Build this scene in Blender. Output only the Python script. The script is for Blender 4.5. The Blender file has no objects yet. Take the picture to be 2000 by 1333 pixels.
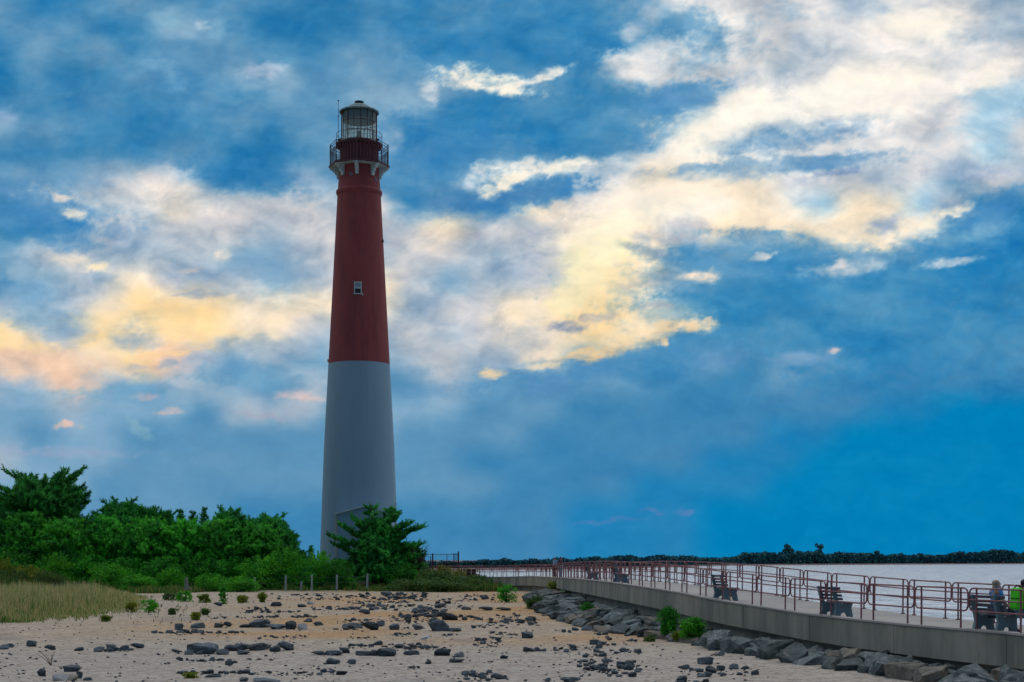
import bpy, bmesh, math, random
import numpy as np
from mathutils import Vector, Matrix

SC = bpy.context.scene
COL = SC.collection
PI = math.pi
R = math.radians
F = 2917.0      # focal length of the lens in pixels of the 2000 px wide photograph
HY = 1094.0     # image row of the horizon
EYE = 3.9       # eye height above the bay
SAND = 1.05     # height of the beach

# ------------------------------------------------------------------ camera
cam = bpy.data.cameras.new('camera')
cam.sensor_width = 36.0
cam.lens = 36.0 * F / 2000.0
cam.shift_y = (HY - 666.5) / 2000.0
cam.clip_start = 0.5
cam.clip_end = 20000
camo = bpy.data.objects.new('camera', cam)
COL.objects.link(camo)
camo.location = (0, 0, EYE)
camo.rotation_euler = (PI / 2, 0, 0)
SC.camera = camo

SC.view_settings.view_transform = 'Standard'
SC.view_settings.look = 'None'
SC.view_settings.exposure = 0
SC.view_settings.gamma = 1
SC.render.engine = 'CYCLES'
SC.cycles.max_bounces = 5
SC.cycles.diffuse_bounces = 2
SC.cycles.glossy_bounces = 2
SC.cycles.transmission_bounces = 3
SC.cycles.transparent_max_bounces = 8

# ------------------------------------------------------------------ node helpers
def s2l(c):
    return c / 12.92 if c <= 0.04045 else ((c + 0.055) / 1.055) ** 2.4
def hexl(h):
    return tuple(s2l(int(h[i:i + 2], 16) / 255) for i in (0, 2, 4)) + (1,)

class NT:
    def __init__(s, tree):
        s.t = tree; s.n = tree.nodes; s.l = tree.links
    def node(s, typ, **kw):
        n = s.n.new(typ)
        for k, v in kw.items():
            setattr(n, k, v)
        return n
    def put(s, sock, v):
        if isinstance(v, bpy.types.NodeSocket):
            s.l.new(v, sock)
        elif v is not None:
            sock.default_value = v
    def math(s, op, a, b=None, c=None, clamp=False):
        n = s.node('ShaderNodeMath', operation=op, use_clamp=clamp)
        s.put(n.inputs[0], a); s.put(n.inputs[1], b); s.put(n.inputs[2], c)
        return n.outputs[0]
    def maprange(s, v, a, b, c=0.0, d=1.0, smooth=True):
        n = s.node('ShaderNodeMapRange', interpolation_type='SMOOTHSTEP' if smooth else 'LINEAR')
        s.put(n.inputs['Value'], v)
        for i, x in zip((1, 2, 3, 4), (a, b, c, d)):
            s.put(n.inputs[i], x)
        return n.outputs[0]
    def mix(s, fac, a, b, blend='MIX'):
        n = s.node('ShaderNodeMix', data_type='RGBA', blend_type=blend)
        s.put(n.inputs[0], fac); s.put(n.inputs[6], a); s.put(n.inputs[7], b)
        return n.outputs[2]
    def comb(s, x, y, z):
        n = s.node('ShaderNodeCombineXYZ')
        s.put(n.inputs[0], x); s.put(n.inputs[1], y); s.put(n.inputs[2], z)
        return n.outputs[0]
    def sep(s, v):
        n = s.node('ShaderNodeSeparateXYZ'); s.put(n.inputs[0], v)
        return n.outputs
    def noise(s, vec, scale, detail=4, rough=0.55, dist=0.0):
        n = s.node('ShaderNodeTexNoise')
        s.put(n.inputs['Vector'], vec)
        n.inputs['Scale'].default_value = scale
        n.inputs['Detail'].default_value = detail
        n.inputs['Roughness'].default_value = rough
        n.inputs['Distortion'].default_value = dist
        return n.outputs
    def ramp(s, fac, stops, interp='LINEAR'):
        n = s.node('ShaderNodeValToRGB')
        r = n.color_ramp; r.interpolation = interp
        e = r.elements
        e[0].position = stops[0][0]; e[0].color = stops[0][1]
        e[1].position = stops[-1][0]; e[1].color = stops[-1][1]
        for p, c in stops[1:-1]:
            x = e.new(p); x.color = c
        s.put(n.inputs[0], fac)
        return n.outputs[0]

# ------------------------------------------------------------------ sky
SUN_EL, SUN_AZ = R(12), R(6)        # behind the clouds, right of the tower
W = bpy.data.worlds.new('World'); SC.world = W; W.use_nodes = True
W.node_tree.nodes.clear()
T = NT(W.node_tree)
PAL = {k: hexl(v) for k, v in dict(
    A='2676AB', B='3F84B2', C='5C92B8', D='7CA6C4', E='9FB3C5', F='BBC1C9', G='D9DBDE',
    H='FBF3E6', I='EADCC6', J='FADAA6', K='FFF3C8', L='E3C3AE', O='2280B5', M='027FB7', N='A9CBDF').items()}
SKY = [
 (-420, "CCCCCCCCCCCCCDDDEEFGGGHHHHHHGGG"),
 (-200, "CCCCCBBBCCCCCCCDDEFGGHHHHHHGGFF"),
 (-90,  "CBBCCBBCBBBCCCCCCCDFGGGFGFGGGFE"),
 (0,    "CBBCCBBCBAABBBCBBBCDGGFFGEGGFEE"),
 (50,   "CCCBBDDBAAABBBBAABCDCGGFGGHHHFE"),
 (100,  "BCBCBCCCBBCCCBBAABCGCGFFEGGGGGF"),
 (150,  "ABABCCCDDCCCCDBBCBFGFFGEGHHHGHG"),
 (200,  "BBBCBCCBCCCDDCBABBACCEHGHHHGGNN"),
 (250,  "DCCBBBBCBCCDCBBCABCFHHGGFGGFGNG"),
 (300,  "BBBBBCBAABCDCBBCCBCGHHGGGGGGGNE"),
 (350,  "BCDEFGCBCDCCCCCDDFGIIIIGGFEGDFE"),
 (400,  "BBFFGIFFFFEFBCBCIFHHHHIHNIINECB"),
 (450,  "BCDFEFFFEFFFFIFFFIKIEIIIIIEHCDB"),
 (500,  "DEFEEEEDDEFEFFEEFKKIDCDBCDCCCCB"),
 (550,  "CDEEIFEEDEFIFDEEFKJIDCBBBCBBBBB"),
 (600,  "EDEIJJJIIIIIEFFIIJJIDBBBBABBCBB"),
 (650,  "JIEJEJJIIFEEFEFIIJJICBBBAABBBBB"),
 (700,  "LLLIJLFDEDDDEFEEICCBBCBCCCBBBBB"),
 (750,  "EELEDEEDCEDCCEDCCCCBBBBCBBBBBAA"),
 (800,  "DDEDDDCEEECDDDCCCBBBBBBBBBOOMMM"),
 (850,  "DCDDCCCCCCCDCCCCBBBBBBBOOMMMMMM"),
 (900,  "EDDDCCCCCCCCCCBBBBBBBOOOMMMMMMM"),
 (950,  "DDDCCCCCCCCCCCCBBBBOOOOMMMMMMMM"),
 (1000, "DDCCCCCBBBBBBBBBBOOOOMMMMMMMMMM"),
 (1060, "CCCCBBBBBBBBBBBBBOOOOMMMMMMMMMM"),
 (1130, "CCCCBBBBBBBBBBBBBOOOOMMMMMMMMMM"),
]
# cloud edges, lit rims and dark bars: x, y, half width, half height, tilt in degrees, colour, softness, strength
BLOBS = [
 # dark masses
 (1075, 235, 235, 62, -4, '2E7FB4', .55, .95), (1330, 190, 80, 26, -8, '4C8EBE', .7, .9),
 (940, 330, 160, 50, 8, '3F86B8', .7, .7), (1040, 372, 110, 26, -10, '4486BA', .6, .9),
 (1100, 70, 260, 60, 2, '2A7EB6', .8, .75), (1368, 72, 38, 42, 10, '5F99C2', .6, .9),
 (1560, 268, 150, 22, -13, '6496C0', .55, .92), (1655, 243, 50, 14, -8, '7FA3C6', .6, .9),
 (1520, 325, 200, 17, -5, '5F94C0', .55, .95), (1625, 340, 50, 8, -12, '7A98C2', .7, .8),
 (1400, 338, 80, 14, -2, '6F9CC4', .7, .8), (960, 388, 130, 24, -8, '4080B5', .5, .9), (1090, 372, 60, 20, -14, '4A87B8', .6, .85), (850, 285, 90, 50, 0, '4585B8', .8, .6), (1320, 195, 95, 30, -10, '4A8ABD', .6, .85), (1230, 275, 70, 26, -10, '3F86B8', .6, .8), (1480, 262, 110, 18, -12, '6C9CC4', .6, .85), (1400, 328, 90, 12, -4, '5F94C0', .5, .9), (1600, 318, 110, 13, -8, '5F94C0', .5, .9),
 (1690, 622, 420, 115, 4, '3486B8', .35, .9), (1520, 520, 240, 40, 5, '4089BB', .45, .95),
 (1930, 470, 170, 60, -16, '3C88BC', .5, .92), (1800, 545, 300, 40, -6, '3687B9', .5, .85),
 (1500, 470, 70, 16, 4, '5C93BC', .6, .85), (1950, 410, 75, 24, -20, '5590BF', .6, .9),
 (1900, 335, 90, 17, -3, '9DB0CA', .7, .8),
 (1250, 487, 45, 14, 15, '7B98B8', .7, .85), (1300, 462, 90, 10, 6, 'B3B6C0', .8, .75),
 (1350, 437, 45, 7, 8, 'BBB9C4', .8, .7),
 (1237, 560, 20, 7, 8, '9DA0AE', .7, .9), (1290, 545, 40, 22, -15, '8FA2B6', .9, .6),
 (1108, 641, 42, 9, -6, '7F90AE', .5, .95), (1165, 620, 38, 6, -5, 'A2A0B0', .6, .85),
 (1190, 712, 240, 30, -10, '5590BC', .3, .9), (1330, 690, 120, 42, -14, '4088B8', .4, .9),
 (1290, 602, 30, 5, 5, '90A0B8', .6, .8),
 (480, 345, 110, 32, 12, '3980B2', .6, .9), (120, 385, 130, 45, 6, '4486BA', .6, .85),
 (80, 425, 120, 35, 8, '4A8ABC', .6, .85), (140, 478, 60, 12, 5, '5E94BE', .7, .8),
 (235, 460, 34, 24, 15, '84A2C0', .7, .85), (55, 532, 60, 13, 6, '86A9C2', .7, .8),
 (30, 560, 70, 10, 0, '6E9DC2', .7, .8), (95, 625, 80, 26, 10, '88ABC4', .7, .8),
 (390, 576, 45, 5, -2, '8FA3BE', .5, .95), (275, 665, 50, 14, 4, 'A4B3BE', .6, .85),
 (335, 711, 26, 5, 0, '86A2C0', .6, .85), (265, 715, 24, 6, -5, '9AACC2', .6, .8),
 (395, 704, 28, 5, 3, 'A0AEC2', .6, .8), (260, 728, 22, 4, 0, 'A5AEC0', .6, .7),
 (480, 742, 110, 20, 4, '6A9FC2', .5, .9), (240, 770, 110, 16, -4, '72A4C4', .6, .8),
 (60, 768, 70, 10, 0, '80A8C4', .6, .7), (520, 680, 110, 18, 2, '9AAFC2', .6, .75),
 (840, 765, 60, 14, -4, '6A9CC4', .7, .6), (1020, 660, 60, 22, 10, 'A3AFC0', .8, .55),
 (1540, 20, 40, 14, 10, '9AB6CC', .7, .7), (1690, 12, 45, 14, 0, 'A2BACF', .7, .8),
 (1568, 82, 16, 28, -8, 'A8BACF', .7, .8), (1535, 172, 26, 26, -20, 'B4C0D2', .7, .8),
 (1455, 155, 28, 20, -30, 'B8C4D4', .8, .7), (1605, 110, 26, 40, 0, 'CDD2DA', .8, .6),
 (1950, 60, 70, 24, -10, 'A4BACD', .7, .8), (1950, 230, 90, 26, -18, 'A6CBE2', .6, .75),
 (1960, 175, 70, 12, -14, 'A8CAE0', .6, .8), (1740, 440, 40, 14, -10, '9AADC6', .6, .85),
 # lit edges and holes
 (945, 158, 92, 22, 8, 'FDF4E4', .3, 1), (1045, 155, 60, 11, -22, 'F8F0E4', .4, .95),
 (985, 175, 26, 12, 20, 'FFF6E4', .4, .9), (830, 178, 20, 22, -20, 'E6E4E4', .6, .75),
 (772, 265, 16, 26, 8, 'A9BBCB', .8, .6),
 (1010, 332, 75, 17, -3, 'F0ECE4', .45, .95), (985, 358, 45, 15, -24, 'FFF3DE', .4, .95),
 (1110, 325, 55, 14, -10, 'FBF0DE', .45, .9), (925, 350, 30, 20, -20, 'D8DCE2', .6, .75),
 (1200, 318, 60, 14, -8, 'D8DCE0', .7, .7),
 (1290, 112, 80, 32, -14, 'E2E1E2', .5, .85), (1230, 132, 55, 20, 20, 'E6E4E4', .55, .85),
 (1240, 62, 18, 20, 20, 'C6CCD6', .7, .7), (1275, 30, 20, 20, 60, 'C2CCD8', .7, .7),
 (1410, 245, 110, 30, -28, 'FDF4E6', .6, .85), (1570, 205, 190, 30, -10, 'FFFAF0', .7, .9),
 (1780, 190, 200, 24, -14, 'FEF6EC', .7, .8), (1300, 380, 180, 30, -12, 'FCEEDC', .6, .75),
 (1175, 480, 26, 34, 20, 'FFFBE0', .6, .95), (1150, 540, 30, 50, 30, 'FFEFC0', .9, .75),
 (1110, 592, 34, 16, -20, 'FFF4C2', .6, .9), (1180, 565, 80, 40, -30, 'FCDFAE', .9, .55),
 (1210, 435, 130, 20, -16, 'FFF4DE', .7, .8),
 (1330, 638, 66, 11, -6, 'F6D3A8', .5, .9), (1230, 668, 90, 14, -18, 'F8D09A', .8, .65), (1240, 640, 110, 26, -12, 'F3DCB8', 1, .6),
 (1150, 690, 60, 8, -8, 'F3CC98', .5, .8), (1297, 668, 10, 8, -50, 'F8D4A4', .5, .95),
 (960, 728, 22, 9, -5, 'F2D3AA', .4, .95), (1060, 711, 48, 3.5, -5, 'E8D6B8', .5, .85),
 (1365, 540, 36, 13, -4, 'F0DCC8', .45, .95), (1497, 500, 26, 8, -8, 'E6DCD4', .5, .9),
 (1450, 500, 30, 10, 0, '6E9EC0', .7, .5),
 (1655, 523, 75, 15, -8, 'CFD2D6', .7, .85), (1640, 512, 18, 8, -30, 'E8DCD4', .6, .8),
 (1860, 512, 50, 7, -8, 'CFD4DA', .6, .85), (1900, 455, 70, 12, -14, '7CAFCD', .7, .8),
 (1680, 465, 70, 22, 8, 'F6E5CC', .5, .95), (1770, 448, 60, 18, -22, 'F6E8D2', .5, .95),
 (1850, 415, 45, 9, -14, 'FBF0DC', .5, .95),
 (1625, 686, 12, 5, 0, 'F0C8BC', .5, .95), (1570, 698, 60, 12, -6, '86A6CA', .8, .7),
 (1400, 705, 60, 18, -8, '7A9FC6', .9, .5), (1390, 632, 12, 6, -6, 'EACAA6', .5, .6),
 (512, 135, 38, 14, -5, 'AFC0D4', .6, .9), (390, 52, 12, 8, 20, 'BCD0DC', .7, .8),
 (325, 38, 34, 16, 10, '80B2CC', .8, .7), (425, 60, 20, 14, 20, '84B2CC', .8, .7),
 (300, 122, 40, 10, 10, '78AAC8', .8, .7), (345, 158, 26, 16, 60, '7CACCC', .8, .7),
 (12, 230, 22, 16, 0, '8AAACB', .8, .8), (600, 350, 40, 16, 15, 'A0B4CC', .8, .7),
 (315, 350, 34, 16, 10, 'CCCCD0', .6, .85), (300, 385, 170, 26, 2, 'D6D3D0', .7, .75),
 (130, 388, 22, 8, 0, 'E8D8CA', .6, .8), (148, 418, 20, 9, -8, 'ECE0CC', .5, .85),
 (150, 512, 60, 11, 12, 'E4DCCC', .6, .85), (195, 520, 16, 8, 10, 'FCE8C0', .6, .8),
 (375, 526, 25, 8, -6, 'D6CEC6', .6, .8), (437, 494, 16, 12, -20, 'DCD6CC', .6, .8),
 (300, 632, 120, 24, 2, 'FDE0AC', .7, .85), (400, 588, 60, 12, 0, 'F4DDB8', .7, .75),
 (30, 670, 90, 13, 8, 'FBDDA8', .6, .85), (330, 692, 60, 5, -4, 'FAD4A0', .6, .9),
 (390, 664, 30, 14, 20, 'F8D8A8', .7, .7), (130, 715, 150, 22, 0, 'F0CDB0', .7, .75),
 (585, 772, 34, 9, 6, 'D6BEBE', .6, .85), (280, 773, 24, 6, 0, 'B9B3BE', .6, .8),
 (150, 779, 9, 4, 0, 'C8B8B8', .6, .8), (125, 830, 26, 6, 2, 'E2BEB0', .5, .95),
 (320, 801, 24, 4, -3, 'C8B4B4', .6, .8), (110, 884, 130, 9, 1, '98A6C2', .8, .7),
 (505, 810, 40, 7, 8, 'A9AABD', .7, .7), (270, 840, 26, 10, 50, '8CB4C4', .8, .6),
 (1270, 1002, 20, 4, 3, '6C7FB6', .7, .7), (1340, 1003, 22, 4, 0, '667DB6', .7, .7),
 (1180, 1020, 55, 4, -5, '5A7CB4', .8, .6),
]
nish = T.node('ShaderNodeTexSky', sky_type='NISHITA')
nish.sun_disc = False; nish.sun_elevation = SUN_EL; nish.sun_rotation = SUN_AZ
bg = T.node('ShaderNodeBackground'); T.l.new(nish.outputs[0], bg.inputs[0]); bg.inputs[1].default_value = 0.06
wo = T.node('ShaderNodeOutputWorld'); T.l.new(bg.outputs[0], wo.inputs[0])

# The evening sky: a dome of cloud far outside the scene, its light and colour computed from direction
def _hash(ix, iy, seed):
    h = (ix.astype(np.int64) * 374761393 + iy.astype(np.int64) * 668265263 + seed * 1442695041) & 0xffffffff
    h = ((h ^ (h >> 13)) * 1274126177) & 0xffffffff
    return (h ^ (h >> 16)) & 0xffff
def gnoise(x, y, seed):
    ix = np.floor(x); iy = np.floor(y); fx = x - ix; fy = y - iy
    ux = fx * fx * fx * (fx * (fx * 6 - 15) + 10); uy = fy * fy * fy * (fy * (fy * 6 - 15) + 10)
    def g(a, b):
        t = _hash(ix + a, iy + b, seed) * (2 * PI / 65536.0)
        return np.cos(t) * (fx - a) + np.sin(t) * (fy - b)
    return ((g(0, 0) * (1 - ux) + g(1, 0) * ux) * (1 - uy) + (g(0, 1) * (1 - ux) + g(1, 1) * ux) * uy) * 1.45
def fbm(x, y, wl, octs, seed, gain=.55):
    r = 0; a = 1; tot = 0
    for k in range(octs):
        r = r + a * gnoise(x / wl + 17.3 * k, y / wl + 9.1 * k, seed + k * 7); tot += a; a *= gain; wl *= .5
    return r / tot * 1.6
def cubic(a, b, c, d, t):
    return .5 * (2 * b + (c - a) * t + (2 * a - 5 * b + 4 * c - d) * t * t + (3 * b - a - 3 * c + d) * t ** 3)
def sstep(x, a, b):
    t = np.clip((x - a) / (b - a), 0, 1); return t * t * (3 - 2 * t)
def lin2s(c): return np.where(c <= .0031308, c * 12.92, 1.055 * np.power(np.maximum(c, 1e-6), 1 / 2.4) - .055)
def s2lin(c): c = np.clip(c, 0, None); return np.where(c <= .04045, c / 12.92, ((c + .055) / 1.055) ** 2.4)
def hexs(h): return np.array([int(h[i:i + 2], 16) / 255 for i in (0, 2, 4)])
PALS = {k: np.array([float(lin2s(np.array(v))) for v in PAL[k][:3]]) for k in PAL}
GRID = np.array([[PALS[c] for c in row] for _, row in SKY])
ROWY = np.array([y for y, _ in SKY], dtype=float)
def sky_front(px, py):
    # slow and fast displacement of the cloud pattern
    ay = py * 1.8
    w1x = fbm(px, ay, 190, 6, 3); w1y = fbm(px, ay, 190, 6, 40)
    w2x = fbm(px, ay, 46, 5, 80); w2y = fbm(px, ay, 46, 5, 120)
    calm = sstep(py, 960, 700)                       # the low sky is smooth
    X = px + (24 * w1x + 13 * w2x) * (.4 + .6 * calm); Y = py + (13 * w1y + 8 * w2y) * (.4 + .6 * calm)
    gx_ = np.clip(X / (2000 / 30.0), 0, 30); ix = np.clip(np.floor(gx_).astype(int), 0, 29); tx = gx_ - ix
    iy = np.clip(np.searchsorted(ROWY, Y, side='right') - 1, 0, len(ROWY) - 2); ty = np.clip((Y - ROWY[iy]) / (ROWY[iy + 1] - ROWY[iy]), 0, 1)
    def row(r):
        r = np.clip(r, 0, len(ROWY) - 1)
        return cubic(GRID[r, np.clip(ix - 1, 0, 30)], GRID[r, ix], GRID[r, ix + 1], GRID[r, np.clip(ix + 2, 0, 30)], tx[:, None])
    C = cubic(row(iy - 1), row(iy), row(iy + 1), row(iy + 2), ty[:, None])
    bX = px + 15 * w1x + 15 * w2x; bY = py + 7 * w1y + 9 * w2y
    e = .60 * fbm(px, py * 1.6, 44, 6, 200, .62) + .30 * fbm(px, py * 1.4, 13, 4, 260, .6)
    tex = fbm(px + 12 * w2x, py * 2.0, 34, 6, 410, .65)
    for (cx, cy, rx, ry, ang, h, soft, st) in BLOBS:
        m = (abs(px - cx) < rx * 2.2 + 50) & (abs(py - cy) < ry * 2.2 + rx * abs(math.sin(R(ang))) * 2.2 + 50)
        if not m.any(): continue
        ca, sa = math.cos(R(ang)), math.sin(R(ang)); x = bX[m] - cx; y = bY[m] - cy
        d = np.sqrt(((ca * x + sa * y) / rx) ** 2 + ((-sa * x + ca * y) / ry) ** 2) + e[m] * .80
        wd = .24 + soft * .68
        f = (1 - sstep(d, 1 - wd, 1 + wd)) * st * np.clip(.86 + .55 * tex[m], .25, 1)
        C[m] = C[m] * (1 - f[:, None]) + hexs(h) * f[:, None]
    # wisps and billows: light and dark veils along the blue-to-white axis
    for (gx0, gy0, gr, gs) in ((1182, 478, 30, .55), (1150, 535, 34, .40), (1108, 594, 26, .40), (1190, 520, 90, .22), (1440, 300, 260, .06)):
        C = C + (np.array([1., .95, .80]) - C) * (gs * np.exp(-(((bX - gx0) / gr) ** 2 + ((bY - gy0) / gr) ** 2)))[:, None]
    q = fbm(px, py, 120, 3, 300)
    n1 = fbm(px + 40 * q, py * 2.3 + 60 * q, 120, 8, 330, .60)
    n2 = 1 - 2.2 * np.abs(fbm(px + 30 * q, py * 1.7 - 20 * q, 90, 6, 360, .6))       # ridged filaments
    amp = .032 + .085 * sstep(py, 900, 560) * (.55 + .45 * sstep(C[:, 0], .30, .62))
    amp = amp * (1 + .55 * sstep(C[:, 0], .38, .62) * (1 - sstep(C[:, 0], .90, 1.0))) * (1 - .30 * sstep(C[:, 0], .88, 1.0))
    C = C + (np.array([.95, .72, .50]) * (amp * (n1 * 1.0 + .22 * n2 - .04))[:, None])
    n0 = fbm(px, py * 1.6, 230, 5, 700, .6)
    C = C + np.array([.15, .07, .02]) * (n0 * (.25 + .75 * sstep(py, 820, 560)) * sstep(py, 1000, 850) * (1 - sstep(C[:, 0], .35, .6)))[:, None]
    return np.clip(C, 0, 1.0)
def build_sky():
    frame = np.arange(-60, 2061, 3.4)
    az = np.arctan((frame - 1000) / F); lo = np.arange(-PI, az[0] - .02, .035); hi = np.arange(az[-1] + .02, PI + .001, .035)
    az = np.concatenate([lo, az, hi]); az[0] = -PI; az = np.append(az, PI)
    rowv = np.arange(1104, -60, -3.4); el = np.arctan((HY - rowv) / F); el2 = np.linspace(el[-1] + .012, PI / 2, 44)
    el = np.concatenate([[-.12, -.03], el, el2]); A, E = np.meshgrid(az, el)
    dx = (np.cos(E) * np.sin(A)).ravel(); dy = (np.cos(E) * np.cos(A)).ravel(); dz = np.sin(E).ravel()
    dyc = np.maximum(dy, .08); px = 1000 + F * dx / dyc; py = HY - F * dz / dyc
    fr = sstep(dy, .40, .72); out = np.zeros((len(dx), 3)); m = fr > 0
    out[m] = s2lin(sky_front(np.clip(px[m], -2500, 4500), np.clip(py[m], -4000, 1110)))
    cl = .5 + .5 * fbm(np.arctan2(dx, dy) * 500, dz * 900, 300, 5, 500)
    high = sstep(dz, .22, .75) * sstep(dy, -.55, .40)
    base = np.array([.095, .185, .30]) * (.75 + .5 * cl)[:, None]
    back = base * (1 - high[:, None]) + np.array([1.75, 1.66, 1.56]) * (.8 + .4 * cl)[:, None] * high[:, None]
    out = out * fr[:, None] + back * (1 - fr[:, None])
    RD = 8200.0; V = np.stack([dx * RD, dy * RD, dz * RD + EYE], 1)
    nx_, ny_ = len(az), len(el); i = (np.arange(ny_ - 1)[:, None] * nx_ + np.arange(nx_ - 1)[None, :]).ravel()
    Fc = np.stack([i, i + nx_, i + nx_ + 1, i + 1], 1)
    me = bpy.data.meshes.new('sky'); me.vertices.add(len(V)); me.vertices.foreach_set('co', V.astype(np.float32).ravel())
    me.loops.add(Fc.size); me.loops.foreach_set('vertex_index', Fc.astype(np.int32).ravel())
    me.polygons.add(len(Fc)); me.polygons.foreach_set('loop_start', np.arange(len(Fc), dtype=np.int32) * 4); me.update(calc_edges=True)
    a = me.color_attributes.new('Cloud', 'FLOAT_COLOR', 'POINT'); a.data.foreach_set('color', np.concatenate([out, np.ones((len(out), 1))], 1).astype(np.float32).ravel())
    m = bpy.data.materials.new('evening_sky'); m.use_nodes = True; m.node_tree.nodes.clear(); t = NT(m.node_tree)
    at = t.node('ShaderNodeAttribute'); at.attribute_name = 'Cloud'
    p = t.node('ShaderNodeNewGeometry').outputs['Position']
    fn = t.noise(p, .012, 5, .65)[0]; k = t.math('MULTIPLY_ADD', t.math('SUBTRACT', fn, .5), .16, 1.0)
    vs = t.node('ShaderNodeVectorMath', operation='SCALE'); t.put(vs.inputs[0], at.outputs[0]); t.put(vs.inputs['Scale'], k)
    em = t.node('ShaderNodeEmission'); t.put(em.inputs[0], vs.outputs[0]); o = t.node('ShaderNodeOutputMaterial'); t.l.new(em.outputs[0], o.inputs[0])
    m.cycles.emission_sampling = 'NONE'
    me.materials.append(m); ob = bpy.data.objects.new('sky', me); COL.objects.link(ob); ob['kind'] = 'structure'
build_sky()

sl = bpy.data.lights.new('sun', 'SUN'); sl.energy = 0.5; sl.angle = R(40); sl.color = (1.0, .86, .68)
so = bpy.data.objects.new('sun', sl); COL.objects.link(so)
sd = Vector((math.sin(SUN_AZ) * math.cos(SUN_EL), math.cos(SUN_AZ) * math.cos(SUN_EL), math.sin(SUN_EL)))
so.rotation_euler = (-sd).to_track_quat('-Z', 'Y').to_euler()
so.location = (30, 200, 80)

# ------------------------------------------------------------------ materials
def mat(name, color, rough=0.8, color2=None, nscale=3.0, bump=0.0, bscale=20.0, metal=0.0, spec=0.3,
        detail=5, objrand=0.0, lo=.35, hi=.65, stretch=None, coord='Object', trans=0.0, color3=None, bdist=0.02):
    m = bpy.data.materials.new(name); m.use_nodes = True
    m.node_tree.nodes.clear(); t = NT(m.node_tree)
    tcn = t.node('ShaderNodeTexCoord')
    if coord == 'World': v = t.node('ShaderNodeNewGeometry').outputs['Position']
    else: v = tcn.outputs[coord]
    if stretch:
        mp = t.node('ShaderNodeMapping'); t.put(mp.inputs[0], v); mp.inputs['Scale'].default_value = stretch; v = mp.outputs[0]
    c = tuple(color) + (1,)
    if color2:
        nf = t.noise(v, nscale, detail, 0.6)[0]
        c = t.mix(t.maprange(nf, lo, hi), c, tuple(color2) + (1,))
    if color3:
        nf = t.noise(v, nscale * 5.3, 3, 0.6)[0]
        c = t.mix(t.maprange(nf, .5, .7), c, tuple(color3) + (1,))
    if objrand:
        oi = t.node('ShaderNodeObjectInfo')
        k = t.math('MULTIPLY_ADD', oi.outputs['Random'], 2 * objrand, 1 - objrand)
        vs = t.node('ShaderNodeVectorMath', operation='SCALE'); t.put(vs.inputs[0], c); t.put(vs.inputs['Scale'], k)
        c = vs.outputs[0]
    b = t.node('ShaderNodeBsdfPrincipled')
    t.put(b.inputs['Base Color'], c)
    b.inputs['Roughness'].default_value = rough
    b.inputs['Metallic'].default_value = metal
    b.inputs['Specular IOR Level'].default_value = spec
    if bump:
        bn = t.node('ShaderNodeBump'); bn.inputs['Strength'].default_value = bump; bn.inputs['Distance'].default_value = bdist
        t.put(bn.inputs['Height'], t.noise(v, bscale, 5, 0.6)[0]); t.l.new(bn.outputs[0], b.inputs['Normal'])
    out = t.node('ShaderNodeOutputMaterial')
    if trans:
        tr = t.node('ShaderNodeBsdfTranslucent'); t.put(tr.inputs[0], c)
        mx = t.node('ShaderNodeMixShader'); mx.inputs[0].default_value = trans
        t.l.new(b.outputs[0], mx.inputs[1]); t.l.new(tr.outputs[0], mx.inputs[2]); t.l.new(mx.outputs[0], out.inputs[0])
    else:
        t.l.new(b.outputs[0], out.inputs[0])
    return m

M = {}
M['red'] = mat('red_paint', (.255, .052, .052), .75, (.19, .042, .045), .9, .35, 5, stretch=(1, 1, .16), color3=(.22, .058, .058), bdist=.03)
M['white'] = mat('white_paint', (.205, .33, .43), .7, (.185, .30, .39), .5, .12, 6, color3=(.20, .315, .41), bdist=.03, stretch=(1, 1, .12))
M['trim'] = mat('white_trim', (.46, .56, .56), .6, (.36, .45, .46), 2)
M['iron'] = mat('dark_red_iron', (.085, .025, .032), .6, (.06, .022, .028), 3)
M['blackiron'] = mat('dark_iron', (.035, .03, .035), .5)
M['roof'] = mat('weathered_copper', (.14, .22, .25), .5, (.08, .15, .18), 1.5, .2, 6)
M['darkroof'] = mat('roof_lining', (.06, .09, .09), .7)
M['concrete'] = mat('concrete', (.28, .275, .24), .85, (.15, .16, .14), .7, .3, 8, coord='World', color3=(.20, .20, .175), stretch=(1, 1, .22))
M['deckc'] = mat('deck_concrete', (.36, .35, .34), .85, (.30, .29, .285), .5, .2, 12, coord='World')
M['rust'] = mat('rusty_pipe', (.27, .115, .125), .65, (.18, .08, .09), 4, .2, 30)
M['plastic'] = mat('grey_plastic', (.16, .24, .28), .6, (.12, .19, .23), 3)
M['slat'] = mat('dark_slat', (.10, .115, .155), .6, (.08, .09, .12), 3)
M['rock'] = mat('grey_stone', (.085, .112, .135), .85, (.042, .056, .072), 3.5, .7, 9, objrand=.45, color3=(.15, .185, .21), bdist=.03)
M['rocklight'] = mat('pale_stone', (.34, .36, .38), .85, (.26, .27, .29), 3.5, .6, 9, color3=(.2, .2, .2), bdist=.03)
M['rockbeige'] = mat('beige_stone', (.36, .31, .25), .85, (.28, .25, .21), 3.5, .6, 9, bdist=.03)
M['boulder'] = mat('dark_boulder', (.10, .13, .135), .85, (.035, .052, .058), 1.1, .8, 5, objrand=.4, color3=(.19, .20, .20), bdist=.05)
M['boulderb'] = mat('brown_boulder', (.16, .145, .125), .85, (.10, .095, .085), 1.1, .8, 5, color3=(.20, .185, .165), bdist=.05)
M['bark'] = mat('bark', (.10, .075, .055), .9, (.06, .045, .035), 6, .5, 20)
M['pine'] = mat('pine_needles', (.022, .27, .03), .7, (.13, .66, .05), .8, objrand=.25, trans=.25, coord='World')
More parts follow.
